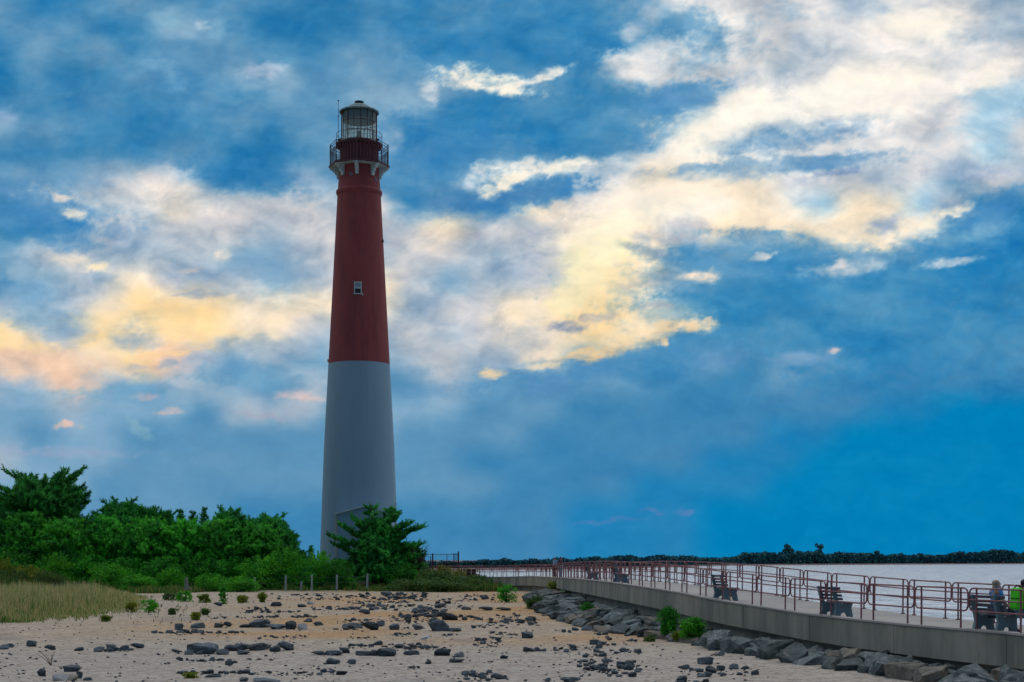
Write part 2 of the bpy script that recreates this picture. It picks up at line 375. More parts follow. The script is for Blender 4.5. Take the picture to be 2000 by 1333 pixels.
M['pinedark'] = mat('dark_pine_needles', (.014, .18, .03), .7, (.055, .40, .05), .8, objrand=.2, trans=.2, coord='World')
M['leaf'] = mat('green_leaves', (.018, .18, .02), .65, (.075, .42, .03), .8, objrand=.3, trans=.35, coord='World')
M['leafb'] = mat('bright_leaves', (.03, .24, .02), .65, (.12, .48, .025), .8, objrand=.2, trans=.35, coord='World')
M['leafy'] = mat('yellowing_leaves', (.12, .22, .02), .65, (.26, .28, .03), 1.2, trans=.35, coord='World')
M['leafo'] = mat('olive_leaves', (.05, .13, .035), .7, (.10, .18, .035), .7, trans=.3, coord='World')
M['twig'] = mat('reddish_twigs', (.12, .07, .06), .9)
M['post'] = mat('weathered_post', (.33, .38, .40), .85, (.24, .28, .30), 5)
M['picket'] = mat('grey_picket', (.22, .23, .22), .9, (.15, .16, .16), 8)
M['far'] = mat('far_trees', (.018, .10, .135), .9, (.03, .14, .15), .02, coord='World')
M['farbeach'] = mat('far_beach', (.20, .15, .15), .9)
M['skin'] = mat('skin', (.42, .25, .18), .6)
M['hairb'] = mat('brown_hair', (.10, .06, .04), .6)
M['hairg'] = mat('sandy_hair', (.30, .24, .19), .6)
M['hairk'] = mat('black_hair', (.02, .018, .03), .5)
M['blue'] = mat('blue_cloth', (.05, .25, .62), .85, (.04, .20, .5), 6)
M['navy'] = mat('navy_cloth', (.02, .035, .06), .85)
M['lime'] = mat('lime_cloth', (.06, .62, .02), .8)
M['limey'] = mat('yellow_green_cloth', (.24, .46, .03), .8)
M['jeans'] = mat('teal_jeans', (.10, .21, .27), .85)
M['paleblue'] = mat('pale_blue_cloth', (.16, .34, .50), .85)
M['dark'] = mat('dark_cloth', (.025, .02, .03), .85)
M['purple'] = mat('plum_cloth', (.07, .03, .07), .85)
M['gullw'] = mat('white_feathers', (.62, .66, .70), .8)
M['gullg'] = mat('grey_feathers', (.22, .24, .29), .8)
M['beak'] = mat('yellow_beak', (.5, .33, .05), .5)
M['joint'] = mat('wall_joint', (.13, .135, .12), .9)
M['sign'] = mat('dark_sign', (.03, .015, .02), .7)
M['blind'] = mat('grey_blind', (.24, .30, .36), .6)
M['void'] = mat('dark_pane', (.012, .008, .014), .15, spec=.5)
M['buoy'] = mat('dry_stalk', (.22, .15, .11), .9)

def glass():
    m = bpy.data.materials.new('lantern_glass'); m.use_nodes = True; m.node_tree.nodes.clear(); t = NT(m.node_tree)
    tr = t.node('ShaderNodeBsdfTransparent'); tr.inputs[0].default_value = (.93, .97, .93, 1)
    di = t.node('ShaderNodeBsdfTranslucent'); di.inputs[0].default_value = (.85, .92, .84, 1)
    gl = t.node('ShaderNodeBsdfGlossy'); gl.inputs['Roughness'].default_value = .05
    a = t.node('ShaderNodeMixShader'); a.inputs[0].default_value = .42
    t.l.new(tr.outputs[0], a.inputs[1]); t.l.new(di.outputs[0], a.inputs[2])
    b = t.node('ShaderNodeMixShader'); b.inputs[0].default_value = .10
    t.l.new(a.outputs[0], b.inputs[1]); t.l.new(gl.outputs[0], b.inputs[2])
    o = t.node('ShaderNodeOutputMaterial'); t.l.new(b.outputs[0], o.inputs[0])
    return m
M['glass'] = glass()

def sandmat():
    m = bpy.data.materials.new('sand'); m.use_nodes = True; m.node_tree.nodes.clear(); t = NT(m.node_tree)
    p = t.node('ShaderNodeNewGeometry').outputs['Position']
    x, y, z = t.sep(p)
    big = t.noise(p, .09, 4, .6, .5)[0]; mid = t.noise(p, .7, 5, .65)[0]; fine = t.noise(p, 7, 4, .7)[0]
    c = t.mix(t.maprange(mid, .35, .68), (.50, .42, .325, 1), (.39, .335, .265, 1))
    ir = t.math('MULTIPLY', t.maprange(y, 44, 58), t.maprange(big, .40, .60))
    ir = t.math('MULTIPLY', ir, t.maprange(x, -22, -8))
    c = t.mix(t.math('MULTIPLY', ir, .95), c, (.50, .30, .13, 1))
    # greyer coarse gravel patches
    gp = t.noise(t.comb(t.math('MULTIPLY', x, .5), t.math('MULTIPLY', y, .22), 7.0), .55, 5, .6)[0]
    c = t.mix(t.maprange(gp, .56, .70, 0, .55), c, (.22, .20, .20, 1))
    c = t.mix(t.math('MULTIPLY', t.maprange(y, 58, 42), .55), c, (.40, .39, .385, 1))
    fine2 = t.noise(p, 2.6, 5, .75)[0]
    c = t.mix(t.maprange(fine2, .50, .62, 0, .6), c, (.22, .18, .165, 1))
    c = t.mix(t.maprange(fine2, .46, .34, 0, .45), c, (.56, .52, .48, 1))
    c = t.mix(t.maprange(fine, .52, .62, 0, .85), c, (.17, .135, .125, 1))
    c = t.mix(t.maprange(fine, .42, .28, 0, .6), c, (.62, .58, .54, 1))
    # thin soil and moss where the plants begin
    gr = t.math('MULTIPLY', t.maprange(y, 128, 142), t.maprange(mid, .3, .55))
    c = t.mix(gr, c, (.05, .085, .03, 1))
    b = t.node('ShaderNodeBsdfPrincipled'); t.put(b.inputs['Base Color'], c)
    b.inputs['Roughness'].default_value = .95; b.inputs['Specular IOR Level'].default_value = .1
    h = t.math('MULTIPLY_ADD', t.noise(p, 2.2, 6, .7)[0], 1.0, t.math('MULTIPLY', fine, .35))
    bn = t.node('ShaderNodeBump'); bn.inputs['Strength'].default_value = .9; bn.inputs['Distance'].default_value = .12
    t.put(bn.inputs['Height'], h); t.l.new(bn.outputs[0], b.inputs['Normal'])
    o = t.node('ShaderNodeOutputMaterial'); t.l.new(b.outputs[0], o.inputs[0])
    return m
M['sand'] = sandmat()

def watermat():
    m = bpy.data.materials.new('bay_water'); m.use_nodes = True; m.node_tree.nodes.clear(); t = NT(m.node_tree)
    p = t.node('ShaderNodeNewGeometry').outputs['Position']
    x, y, z = t.sep(p)
    v = t.comb(t.math('MULTIPLY', x, .6), y, 0.0)
    h = t.math('MULTIPLY_ADD', t.noise(v, .22, 3, .5)[0], 2.6, t.noise(v, 1.2, 4, .6)[0])
    streak = t.noise(t.comb(t.math('MULTIPLY', x, .35), t.math('MULTIPLY', y, .12), 0.0), 1.0, 6, .7)[0]
    b = t.node('ShaderNodeBsdfPrincipled')
    b.inputs['Base Color'].default_value = (.05, .09, .12, 1)
    b.inputs['Roughness'].default_value = .28
    b.inputs['IOR'].default_value = 1.33
    bn = t.node('ShaderNodeBump'); bn.inputs['Strength'].default_value = 1.0; bn.inputs['Distance'].default_value = .8
    t.put(bn.inputs['Height'], h); t.l.new(bn.outputs[0], b.inputs['Normal'])
    gl = t.node('ShaderNodeBsdfGlossy'); gl.inputs['Roughness'].default_value = .24; t.put(gl.inputs[0], t.mix(t.maprange(streak, .35, .65), (.62, .64, .70, 1), (1.0, .99, .98, 1)))
    t.l.new(bn.outputs[0], gl.inputs['Normal'])
    mx = t.node('ShaderNodeMixShader'); mx.inputs[0].default_value = .65
    t.l.new(b.outputs[0], mx.inputs[1]); t.l.new(gl.outputs[0], mx.inputs[2])
    o = t.node('ShaderNodeOutputMaterial'); t.l.new(mx.outputs[0], o.inputs[0])
    return m
M['water'] = watermat()

def grassmat():
    m = bpy.data.materials.new('dune_grass'); m.use_nodes = True; m.node_tree.nodes.clear(); t = NT(m.node_tree)
    at = t.node('ShaderNodeAttribute'); at.attribute_name = 'Col'
    b = t.node('ShaderNodeBsdfPrincipled'); t.put(b.inputs['Base Color'], at.outputs[0]); b.inputs['Roughness'].default_value = .8
    b.inputs['Specular IOR Level'].default_value = .15
    tr = t.node('ShaderNodeBsdfTranslucent'); t.put(tr.inputs[0], at.outputs[0])
    mx = t.node('ShaderNodeMixShader'); mx.inputs[0].default_value = .3
    t.l.new(b.outputs[0], mx.inputs[1]); t.l.new(tr.outputs[0], mx.inputs[2])
    o = t.node('ShaderNodeOutputMaterial'); t.l.new(mx.outputs[0], o.inputs[0])
    return m
M['grass'] = grassmat()

# ------------------------------------------------------------------ mesh helpers
class MB:
    def __init__(s): s.v = []; s.f = []
    def add(s, vs, fs):
        o = len(s.v); s.v += [tuple(v) for v in vs]; s.f += [tuple(i + o for i in f) for f in fs]
    def box(s, c, d, rz=0.0, taper=1.0):
        ca, sa = math.cos(rz), math.sin(rz); vs = []
        for z in (-1, 1):
            k = taper if z > 0 else 1
            for x, y in ((-1, -1), (1, -1), (1, 1), (-1, 1)):
                X, Y = x * d[0] / 2 * k, y * d[1] / 2 * k
                vs.append((c[0] + X * ca - Y * sa, c[1] + X * sa + Y * ca, c[2] + z * d[2] / 2))
        s.add(vs, [(3, 2, 1, 0), (4, 5, 6, 7), (0, 1, 5, 4), (1, 2, 6, 5), (2, 3, 7, 6), (3, 0, 4, 7)])
    def tube(s, pts, r, n=6, closed=False, cap=True):
        pts = [Vector(p) for p in pts]; N = len(pts); base = len(s.v); up0 = None
        rr = r if isinstance(r, (list, tuple)) else [r] * N
        for i, p in enumerate(pts):
            if closed: d = pts[(i + 1) % N] - pts[i - 1]
            else: d = pts[min(i + 1, N - 1)] - pts[max(i - 1, 0)]
            if d.length < 1e-9: d = Vector((0, 0, 1))
            d.normalize()
            if up0 is None: up0 = Vector((0, 0, 1)) if abs(d.z) < .9 else Vector((1, 0, 0))
            a = up0 - d * up0.dot(d)
            if a.length < 1e-4: a = d.orthogonal()
            a.normalize(); up0 = a; b = d.cross(a)
            for k in range(n):
                t = 2 * PI * k / n
                s.v.append(tuple(p + (a * math.cos(t) + b * math.sin(t)) * rr[i]))
        for i in range(N if closed else N - 1):
            j = (i + 1) % N
            for k in range(n):
                l = (k + 1) % n
                s.f.append((base + i * n + k, base + i * n + l, base + j * n + l, base + j * n + k))
        if cap and not closed:
            s.f.append(tuple(base + k for k in range(n))[::-1]); s.f.append(tuple(base + (N - 1) * n + k for k in range(n)))
    def lathe(s, prof, n=48, c=(0, 0, 0), a0=0.0, cap=False):
        base = len(s.v)
        for r, z in prof:
            for k in range(n):
                t = a0 + 2 * PI * k / n
                s.v.append((c[0] + r * math.cos(t), c[1] + r * math.sin(t), c[2] + z))
        for i in range(len(prof) - 1):
            for k in range(n):
                l = (k + 1) % n
                s.f.append((base + i * n + k, base + i * n + l, base + (i + 1) * n + l, base + (i + 1) * n + k))
        if cap:
            s.f.append(tuple(base + k for k in range(n))[::-1]); s.f.append(tuple(base + (len(prof) - 1) * n + k for k in range(n)))
    def prism(s, poly, org, ux, uy, ext):
        org, ux, uy, ext = Vector(org), Vector(ux), Vector(uy), Vector(ext); n = len(poly)
        a = [org + ux * p[0] + uy * p[1] for p in poly]
        s.add([*a, *[q + ext for q in a]], [tuple(range(n))[::-1], tuple(range(n, 2 * n))] + [(i, (i + 1) % n, n + (i + 1) % n, n + i) for i in range(n)])
    def build(s, name, m, parent=None, smooth=False, loc=None):
        me = bpy.data.meshes.new(name); me.from_pydata(s.v, [], s.f); me.update()
        if smooth: me.polygons.foreach_set('use_smooth', [True] * len(me.polygons))
        me.materials.append(m)
        o = bpy.data.objects.new(name, me); COL.objects.link(o)
        if parent: o.parent = parent
        if loc: o.location = loc
        return o
def npmesh(name, V, Fc, m, parent=None, colors=None, k=4):
    me = bpy.data.meshes.new(name)
    V = np.asarray(V, dtype=np.float32); Fc = np.asarray(Fc, dtype=np.int32)
    me.vertices.add(len(V)); me.vertices.foreach_set('co', V.ravel())
    me.loops.add(Fc.size); me.loops.foreach_set('vertex_index', Fc.ravel())
    me.polygons.add(len(Fc)); me.polygons.foreach_set('loop_start', np.arange(len(Fc), dtype=np.int32) * k)
    me.update(calc_edges=True); me.validate()
    if colors is not None:
        a = me.color_attributes.new('Col', 'FLOAT_COLOR', 'POINT'); a.data.foreach_set('color', np.asarray(colors, dtype=np.float32).ravel())
    me.materials.append(m)
    o = bpy.data.objects.new(name, me); COL.objects.link(o)
    if parent: o.parent = parent
    return o
def tag(o, label=None, cat=None, group=None, kind=None):
    if label: o['label'] = label
    if cat: o['category'] = cat
    if group: o['group'] = group
    if kind: o['kind'] = kind
    return o
def thing(name, loc, label, cat, group=None, rz=0.0):
    o = bpy.data.objects.new(name, None); COL.objects.link(o); o.location = loc; o.rotation_euler = (0, 0, rz)
    o.empty_display_size = .3
    return tag(o, label, cat, group)
def copy_tree(o, parent=None):
    c = o.copy(); COL.objects.link(c); c.parent = parent
    for ch in list(o.children): copy_tree(ch, c)
    return c
def gx(p, D): return (p - 1000) / F * D
def gz(p, D): return EYE + (HY - p) / F * D
def on_sand(p, q):
    D = (EYE - SAND) * F / (q - HY); return gx(p, D), D

# ------------------------------------------------------------------ walkway line
# (image column, distance, drop below the eye) measured along the beach side of the walkway
WK = [(2260, 27.5, 1.79), (2000, 34.3, 1.785), (1893, 36.6, 1.78), (1757, 39.9, 1.775), (1600, 44.6, 1.72), (1500, 48.4, 1.62), (1400, 52.6, 1.475),
      (1320, 58.0, 1.31), (1250, 64.5, 1.21), (1175, 76.0, 1.15), (1110, 97.0, 1.25), (1075, 118.0, 1.43)]
KP = [Vector((gx(a, b), b, EYE - c)) for a, b, c in WK]
KP = [Vector((19.0, 12, 2.1)), Vector((15.6, 20, 2.1))] + KP + [Vector((1.6, 129, 2.42)), Vector((-1.2, 136, 2.28)), Vector((-5.0, 142, 2.22)), Vector((-10.5, 148, 2.2)), Vector((-17, 152, 2.2))]
def catmull(P, m=8):
    out = []
    for i in range(len(P) - 1):
        a = P[max(i - 1, 0)]; b = P[i]; c = P[i + 1]; d = P[min(i + 2, len(P) - 1)]
        for k in range(m):
            t = k / m
            out.append(0.5 * ((2 * b) + (c - a) * t + (2 * a - 5 * b + 4 * c - d) * t * t + (3 * b - a - 3 * c + d) * t ** 3))
    out.append(P[-1]); return out
PATH = catmull(KP)
CUM = [0.0]
for a, b in zip(PATH, PATH[1:]): CUM.append(CUM[-1] + (b - a).length)
def at_s(s, off=0.0):
    s = max(0, min(CUM[-1] - 1e-6, s)); lo = 0
    import bisect
    i = min(len(PATH) - 2, bisect.bisect_right(CUM, s) - 1)
    t = (s - CUM[i]) / (CUM[i + 1] - CUM[i])
    p = PATH[i].lerp(PATH[i + 1], t)
    a = PATH[max(i - 2, 0)]; b = PATH[min(i + 3, len(PATH) - 1)]
    d = b - a; d.z = 0; d.normalize()
    nrm = Vector((d.y, -d.x, 0))          # towards the water
    return p + nrm * off, d, nrm
def s_at_col(col, lo=0.0, hi=None, off=0.0):
    best = None; s = lo
    while s < (hi or CUM[-1]):
        p = at_s(s, off)[0]; c = 1000 + F * p.x / p.y
        if best is None or abs(c - col) < best[0]: best = (abs(c - col), s)
        s += .1
    return best[1]
WID = 3.6
SS = [i * .8 for i in range(int(CUM[-1] / .8))] + [CUM[-1]]
def strip(name, o0, o1, z0, z1, m, slab=True):
    mb = MB(); n = len(SS)
    for s in SS:
        p, d, nr = at_s(s)
        a = p + nr * o0; b = p + nr * o1
        mb.v += [(a.x, a.y, p.z + z1), (b.x, b.y, p.z + z1), (b.x, b.y, p.z + z0), (a.x, a.y, p.z + z0)]
    for i in range(n - 1):
        for k in range(4):
            l = (k + 1) % 4
            mb.f.append((4 * i + k, 4 * i + l, 4 * i + 4 + l, 4 * i + 4 + k))
    mb.f += [(3, 2, 1, 0), tuple(4 * (n - 1) + k for k in range(4))]
    return mb
o = strip('path', .30, WID, -.35, 0, None).build('path', M['deckc']); tag(o, kind='structure')
wall = thing('sea_wall', at_s(CUM[-1] / 3)[0], 'long low concrete wall carrying the edge of the walkway above the rocks', 'wall')
def wpart(name, mb, m):
    o = mb.build(name, m, wall); o.matrix_parent_inverse = Matrix.Translation(-Vector(wall.location)); return o
wpart('wall_face', strip('', 0.0, .297, -.74, .035, None), M['concrete'])
wpart('wall_cap_highlight', strip('', -.035, .30, .036, .085, None), M['deckc'])  # paler lip strip, its tone painting the highlight along the wall's top edge
jm = MB(); s_ = 4.0
while s_ < CUM[-1] - 12:
    p, d, nr = at_s(s_); jm.box((p.x - nr.x * .0, p.y - nr.y * .0, p.z - .36), (.006, .02, .70), math.atan2(d.y, d.x)); s_ += 5.2
jo = wpart('wall_joint', jm, M['joint'])
wpart('footing', strip('', .35, WID + .1, -2.9, -.353, None), M['concrete'])

# ------------------------------------------------------------------ ground and water
rng = np.random.default_rng(5)
def sandz(x, y):
    return SAND + .035 * math.sin(x * .21 + y * .13) * math.cos(y * .17 - x * .05) + .02 * math.sin(x * .9 + 2) * math.sin(y * .6)
fb = sorted([(at_s(s)[0].y, at_s(s, .6)[0].x) for s in np.arange(0, CUM[-1] - 12, 1.0)])
fby = [a for a, b in fb]; fbx = [b for a, b in fb]
def xb(y):
    if y < fby[0]: return fbx[0] + (fby[0] - y) * .35
    if y > fby[-1]: return max(-9.0, fbx[-1])
    return float(np.interp(y, fby, fbx))
ys = list(np.arange(-60, 20, 8)) + list(np.arange(20, 150, 1.5)) + list(np.arange(150, 420, 12)); nx = 90
mb = MB()
for y in ys:
    r = xb(y) if y < 150 else -9.0
    for i in range(nx + 1):
        t = (i / nx); x = r - (1 - t) ** 1.8 * 330
        near = math.exp(-max(0, r - x) / 1.2) if y < 146 else 0
        z = sandz(x, y) + (.12 * near if y < 146 else 0)
        if y >= 146 and x > -12: z = 1.0
        mb.v.append((x, y, z))
for j in range(len(ys) - 1):
    for i in range(nx):
        a = j * (nx + 1) + i; mb.f.append((a, a + 1, a + nx + 2, a + nx + 1))
tag(mb.build('ground', M['sand'], smooth=True), kind='structure')
mb = MB(); mb.add([(-9000, -300, 0), (9000, -300, 0), (9000, 16000, 0), (-9000, 16000, 0)], [(0, 1, 2, 3)])
tag(mb.build('water', M['water']), kind='structure')

# ------------------------------------------------------------------ far shore
SH = [(-900, 500, 0), (700, 530, 1100), (900, 545, 1100), (930, 550, 1099), (952, 555, 1096), (968, 560, 1098), (985, 565, 1093.5), (1005, 570, 1098), (1020, 572, 1098), (1040, 575, 1093.5),
      (1052, 580, 1097), (1075, 590, 1095), (1100, 600, 1092.5), (1115, 610, 1096), (1140, 625, 1092), (1165, 640, 1090), (1185, 655, 1093), (1200, 670, 1088), (1235, 700, 1087.5),
      (1250, 720, 1092), (1270, 740, 1089), (1292, 770, 1086), (1310, 800, 1090), (1335, 840, 1088), (1360, 890, 1090), (1385, 950, 1092.5), (1420, 1000, 1091), (1437, 1020, 1090),
      (1448, 1035, 1083), (1465, 1050, 1081.5), (1510, 1075, 1081), (1520, 1080, 1086), (1548, 1100, 1081), (1580, 1120, 1079), (1605, 1130, 1079), (1613, 1135, 1087), (1632, 1150, 1081),
      (1660, 1165, 1082), (1690, 1185, 1082.5), (1705, 1195, 1084), (1730, 1210, 1086), (1757, 1225, 1084), (1778, 1240, 1087), (1799, 1255, 1083.5), (1825, 1270, 1087), (1845, 1285, 1086),
      (1874, 1300, 1080), (1890, 1310, 1082), (1910, 1320, 1081), (1930, 1335, 1077), (1950, 1345, 1075), (1968, 1355, 1077), (1985, 1370, 1081.5), (2000, 1390, 1082), (2200, 1500, 1082), (3200, 1900, 1084)]
sc = [a for a, b, c in SH[1:]]; sD = [b for a, b, c in SH[1:]]; sT = [c for a, b, c in SH[1:]]
mb = MB(); cols = list(range(500, 3300, 20))
for c in cols:
    D = float(np.interp(c, sc, sD))
    for dd, z in ((0, -.3), (6, .9), (70, 1.6), (9000, 1.6)): mb.v.append((gx(c, 1) * (D + dd), D + dd, z))
for i in range(len(cols) - 1):
    for k in range(3): a = 4 * i + k; mb.f.append((a, a + 4, a + 5, a + 1))
tag(mb.build('shore_beach', M['farbeach']), kind='structure')
V = []; n = 42000
cc = rng.uniform(560, 2400, n)
sway = (np.sin(cc * .31) + np.sin(cc * .83 + 1) + np.sin(cc * .17 + 2)) / 3 + .9 * gnoise(cc / 9, cc * 0, 5) + .9 * gnoise(cc / 3.5, cc * 0 + 4.5, 6)
D0 = np.interp(cc, sc, sD); top = np.interp(cc, sc, sT) + sway * 1.5 + rng.uniform(-.6, 1.3, n)
Dd = D0 + rng.uniform(9, 22, n)
zt = EYE + (HY - top) / F * Dd
zz = 1.0 + (zt - 1.0) * (1 - rng.random(n) ** 1.5 * 1.0)
X = (cc - 1000) / F * Dd
sz = rng.uniform(1.1, 2.0, n) * (D0 / 1100 * .75 + .25)
C = np.stack([X, Dd, zz], 1)
def cards(C, sz, rng, flat=.0):
    n = len(C)
    a = rng.normal(size=(n, 3)); a /= np.linalg.norm(a, axis=1)[:, None]
    b = rng.normal(size=(n, 3)); b -= a * np.sum(a * b, 1)[:, None]; b /= np.linalg.norm(b, axis=1)[:, None]
    s = np.asarray(sz).reshape(-1, 1) * .5
    a = a * s * 1.25; b = b * s * .8
    V = np.stack([C - a, C - b, C + a, C + b], 1).reshape(-1, 3)
    return V, np.arange(4 * n).reshape(-1, 4)
V, Fc = cards(C, sz * 1.5, rng)
tag(npmesh('far_woods', V, Fc, M['far']), 'dark wooded shoreline on the far side of the bay', 'woods', kind='stuff')

# ------------------------------------------------------------------ foliage builders
def needles(fingers, rng, nn=22, w=.05):
    """fingers: list of (point, direction, length, radius) -> triangles of needles around each shoot"""
    P = np.array([f[0] for f in fingers]); Dr = np.array([f[1] for f in fingers]); L = np.array([f[2] for f in fingers]); Rr = np.array([f[3] for f in fingers])
    Dr = Dr / np.linalg.norm(Dr, axis=1)[:, None]
    P = np.repeat(P, nn, 0); Dr = np.repeat(Dr, nn, 0); L = np.repeat(L, nn); Rr = np.repeat(Rr, nn); n = len(P)
    t = rng.random(n)
    b = P + Dr * (L * t)[:, None]
    r = rng.normal(size=(n, 3)); r -= Dr * np.sum(r * Dr, 1)[:, None]; r /= np.linalg.norm(r, axis=1)[:, None]
    tip = b + (r * .85 + Dr * .65) * (Rr * rng.uniform(.7, 1.25, n))[:, None]
    sd = np.cross(r, Dr) * (w * rng.uniform(.7, 1.3, n))[:, None]
    V = np.stack([b - sd, b + sd, tip], 1).reshape(-1, 3)
    return V, np.arange(3 * n).reshape(-1, 3)

def pine(name, H, Wd, rng, m, shape='cone', fill=0, nlev=15, dens=1.0, label=None, group=None, loc=(0, 0, 0), trunkv=.35, lean=0.0, bare=.12, fl=.55, fr=.26, leaders=((0, 0, 1.0),)):
    t = thing(name, loc, label, 'tree', group)
    tb = MB(); fingers = []
    for (lx, ly, lh) in leaders:
        h = H * lh
        spine = [Vector((lx * (k / 5) ** .8 + lean * (k / 5) ** 2 + .08 * math.sin(k * 2.1 + lx), ly * k / 5, h * k / 5)) for k in range(6)]
        tb.tube(spine, [h * .022 * (1 - .88 * k / 5) + .02 for k in range(6)], 7)
        for lv in range(nlev):
            f = bare + (1 - bare) * (lv + rng.uniform(-.3, .3)) / nlev
            f = min(.98, max(bare, f)); k = f * 5; i = min(4, int(k)); base = spine[i].lerp(spine[i + 1], k - i)
            if shape == 'cone' and len(leaders) > 1: prof = (1 - f) ** 1.05 * .78 + .05
            elif shape == 'cone': prof = (1 - f) ** .75 * (.55 + .45 * min(1, f * 4)) + .05
            elif shape == 'dome': prof = math.sqrt(max(0, 1 - (f * 1.02 - .38) ** 2 / .42)) if f > .3 else .85
            else: prof = (.35 + .85 * f) * (1.0 if f < .82 else (1.0 - (f - .82) * 3.3))
            nb = max(3, int(6 * dens * (prof + .4)))
            a0 = rng.uniform(0, 6.28)
            for q in range(nb):
                a = a0 + 6.28 * q / nb + rng.uniform(-.4, .4)
                Lb = Wd / 2 * prof * rng.uniform(.6, 1.15)
                up = rng.uniform(.12, .5)
                e = base + Vector((math.cos(a) * Lb, math.sin(a) * Lb, Lb * up + .15))
                mid = base.lerp(e, .5) - Vector((0, 0, .06 * Lb))
                tb.tube([base, mid, e], [.035 + Lb * .012, .03, .012], 4, cap=False)
                steps = max(2, int(Lb / .34 * dens))
                for st in range(steps):
                    u = 1 - (st / steps) * .78
                    pt = mid.lerp(e, u * 2 - 1) if u > .5 else base.lerp(mid, u * 2)
                    for z in range(3 if dens >= 1 else 2):
                        d = Vector((math.cos(a + rng.uniform(-1.1, 1.1)), math.sin(a + rng.uniform(-1.1, 1.1)), rng.uniform(.1, 1.0)))
                        if st == 0 and z == 0: d = Vector((math.cos(a), math.sin(a), .65))
                        fingers.append((tuple(pt), tuple(d), fl * rng.uniform(.6, 1.2), fr * rng.uniform(.75, 1.15)))
        tp = spine[-1]
        for z in range(4):
            fingers.append((tuple(tp - Vector((0, 0, .5 + .2 * z))), (rng.uniform(-.25, .25), rng.uniform(-.25, .25), 1), fl * 1.2, fr * .8))
    for k in range(fill):
        f = bare + (1 - bare) * rng.random() ** .8 * .97 * (.80 if len(leaders) > 1 else 1)
        if shape == 'cone': prof = (1 - f) ** 1.0 * .9
        elif shape == 'dome': prof = (math.sqrt(max(0, 1 - (f * 1.02 - .38) ** 2 / .42)) if f > .3 else .85) * .9
        else: prof = (.35 + .85 * f) * (1.0 if f < .82 else (1.0 - (f - .82) * 3.3)) * .85
        a = rng.uniform(0, 6.28); rr = Wd / 2 * prof * math.sqrt(rng.random()) * (1 + .18 * math.sin(a * 3 + f * 14))
        fingers.append(((math.cos(a) * rr + lean * f * f, math.sin(a) * rr, H * f * .97), (math.cos(a) * .7 + rng.uniform(-.4, .4), math.sin(a) * .7 + rng.uniform(-.4, .4), rng.uniform(.3, 1.2)), fl * rng.uniform(.8, 1.3), fr * rng.uniform(.9, 1.3)))
    tb.build('trunk', M['bark'], t)
    V, Fc = needles(fingers, rng)
    npmesh('crown', V, Fc, m, t, k=3)
    return t

def shrub(name, H, Wd, rng, m, n=2600, leaf=.17, lumps=12, label=None, cat='shrub', group=None, loc=(0, 0, 0), stems=7, flat=False, ragged=.2):
    t = thing(name, loc, label, cat, group)
    tb = MB(); Cs = []; per = n // lumps
    for k in range(lumps):
        a = rng.uniform(0, 6.28); rr = Wd / 2 * math.sqrt(rng.random()) * .72
        hz = H * rng.uniform(.32, .80) * (1 - .45 * (rr / (Wd / 2)) ** 2)
        c = np.array([math.cos(a) * rr, math.sin(a) * rr, hz]); R0 = np.array([Wd * .2, Wd * .2, H * .2]) * rng.uniform(.75, 1.3)
        d = rng.normal(size=(per, 3)); d /= np.linalg.norm(d, axis=1)[:, None]
        rad = rng.random(per) ** .45 * (1 + rng.normal(size=per) * ragged)
        P = c + d * R0 * rad[:, None]
        Cs.append(P)
        tb.tube([(0, 0, 0), (c[0] * .4, c[1] * .4, hz * .45), tuple(c)], [.05 + H * .008, .04, .015], 5, cap=False)
    # skirt near the ground so that the mass reaches the sand
    sk = max(60, n // 5); a = rng.uniform(0, 6.28, sk); rr = Wd / 2 * np.sqrt(rng.random(sk)) * .95
    Cs.append(np.stack([np.cos(a) * rr, np.sin(a) * rr, rng.random(sk) * H * .38], 1))
    # sprigs that stick out of the crown
    for k in range(int(lumps * 1.6)):
        a = rng.uniform(0, 6.28); e = rng.uniform(.3, 1.4); u = np.array([math.cos(a) * math.cos(e), math.sin(a) * math.cos(e), math.sin(e)])
        p0 = np.array([0, 0, H * .42]) + u * np.array([Wd * .38, Wd * .38, H * .42]); q = rng.random(26)[:, None]
        Cs.append(p0 + u * q * H * .17 + rng.normal(size=(26, 3)) * .07)
    C = np.concatenate(Cs); C[:, 2] = np.clip(C[:, 2], .03, H * 1.03)
    V, Fc = cards(C, leaf * rng.uniform(.6, 1.3, len(C)), rng)
    tb.build('stem', M['bark'], t)
    npmesh('foliage', V, Fc, m, t)
    return t
def place(src, loc, sx, sy, sz, rz, label, group=None, used=set()):
    o = src if src.name not in used else copy_tree(src)
    used.add(src.name)
    o.location = loc; o.scale = (sx, sy, sz); o.rotation_euler = (0, 0, rz); o['label'] = label
    if group: o['group'] = group
    return o

# ------------------------------------------------------------------ lighthouse
LD = 170.0; LX = gx(701.5, LD); GZ = SAND
def lz(py, rr=0.0): return EYE + (HY - py) / F * (LD - rr)      # height seen at row py on the near face
def lr(pxw): return pxw / F * LD / 2
light = thing('lighthouse', (LX, LD, GZ), 'tall tapering lighthouse, red upper half over white base, with glazed lantern on top', 'lighthouse')
def lp(mb, name, m, parent=None, smooth=False):
    o = mb.build(name, m, parent or light, smooth)
    return o
def Z(py, rr=0.0): return lz(py, rr) - GZ
zb = Z(705, 3.4)
def rad(z):   # outer radius against height above the ground
    pts = [(Z(1143), lr(158)), (Z(1070), lr(151)), (Z(870), lr(136.5)), (Z(708), lr(119)), (Z(560), lr(103)), (Z(378), lr(84)), (Z(345), lr(78.5)), (Z(318), lr(77))]
    return float(np.interp(z, [a for a, b in pts], [b for a, b in pts]))
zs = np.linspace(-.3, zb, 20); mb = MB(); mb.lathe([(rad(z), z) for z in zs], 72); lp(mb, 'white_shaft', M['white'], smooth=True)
ztop = Z(318, 2.2)
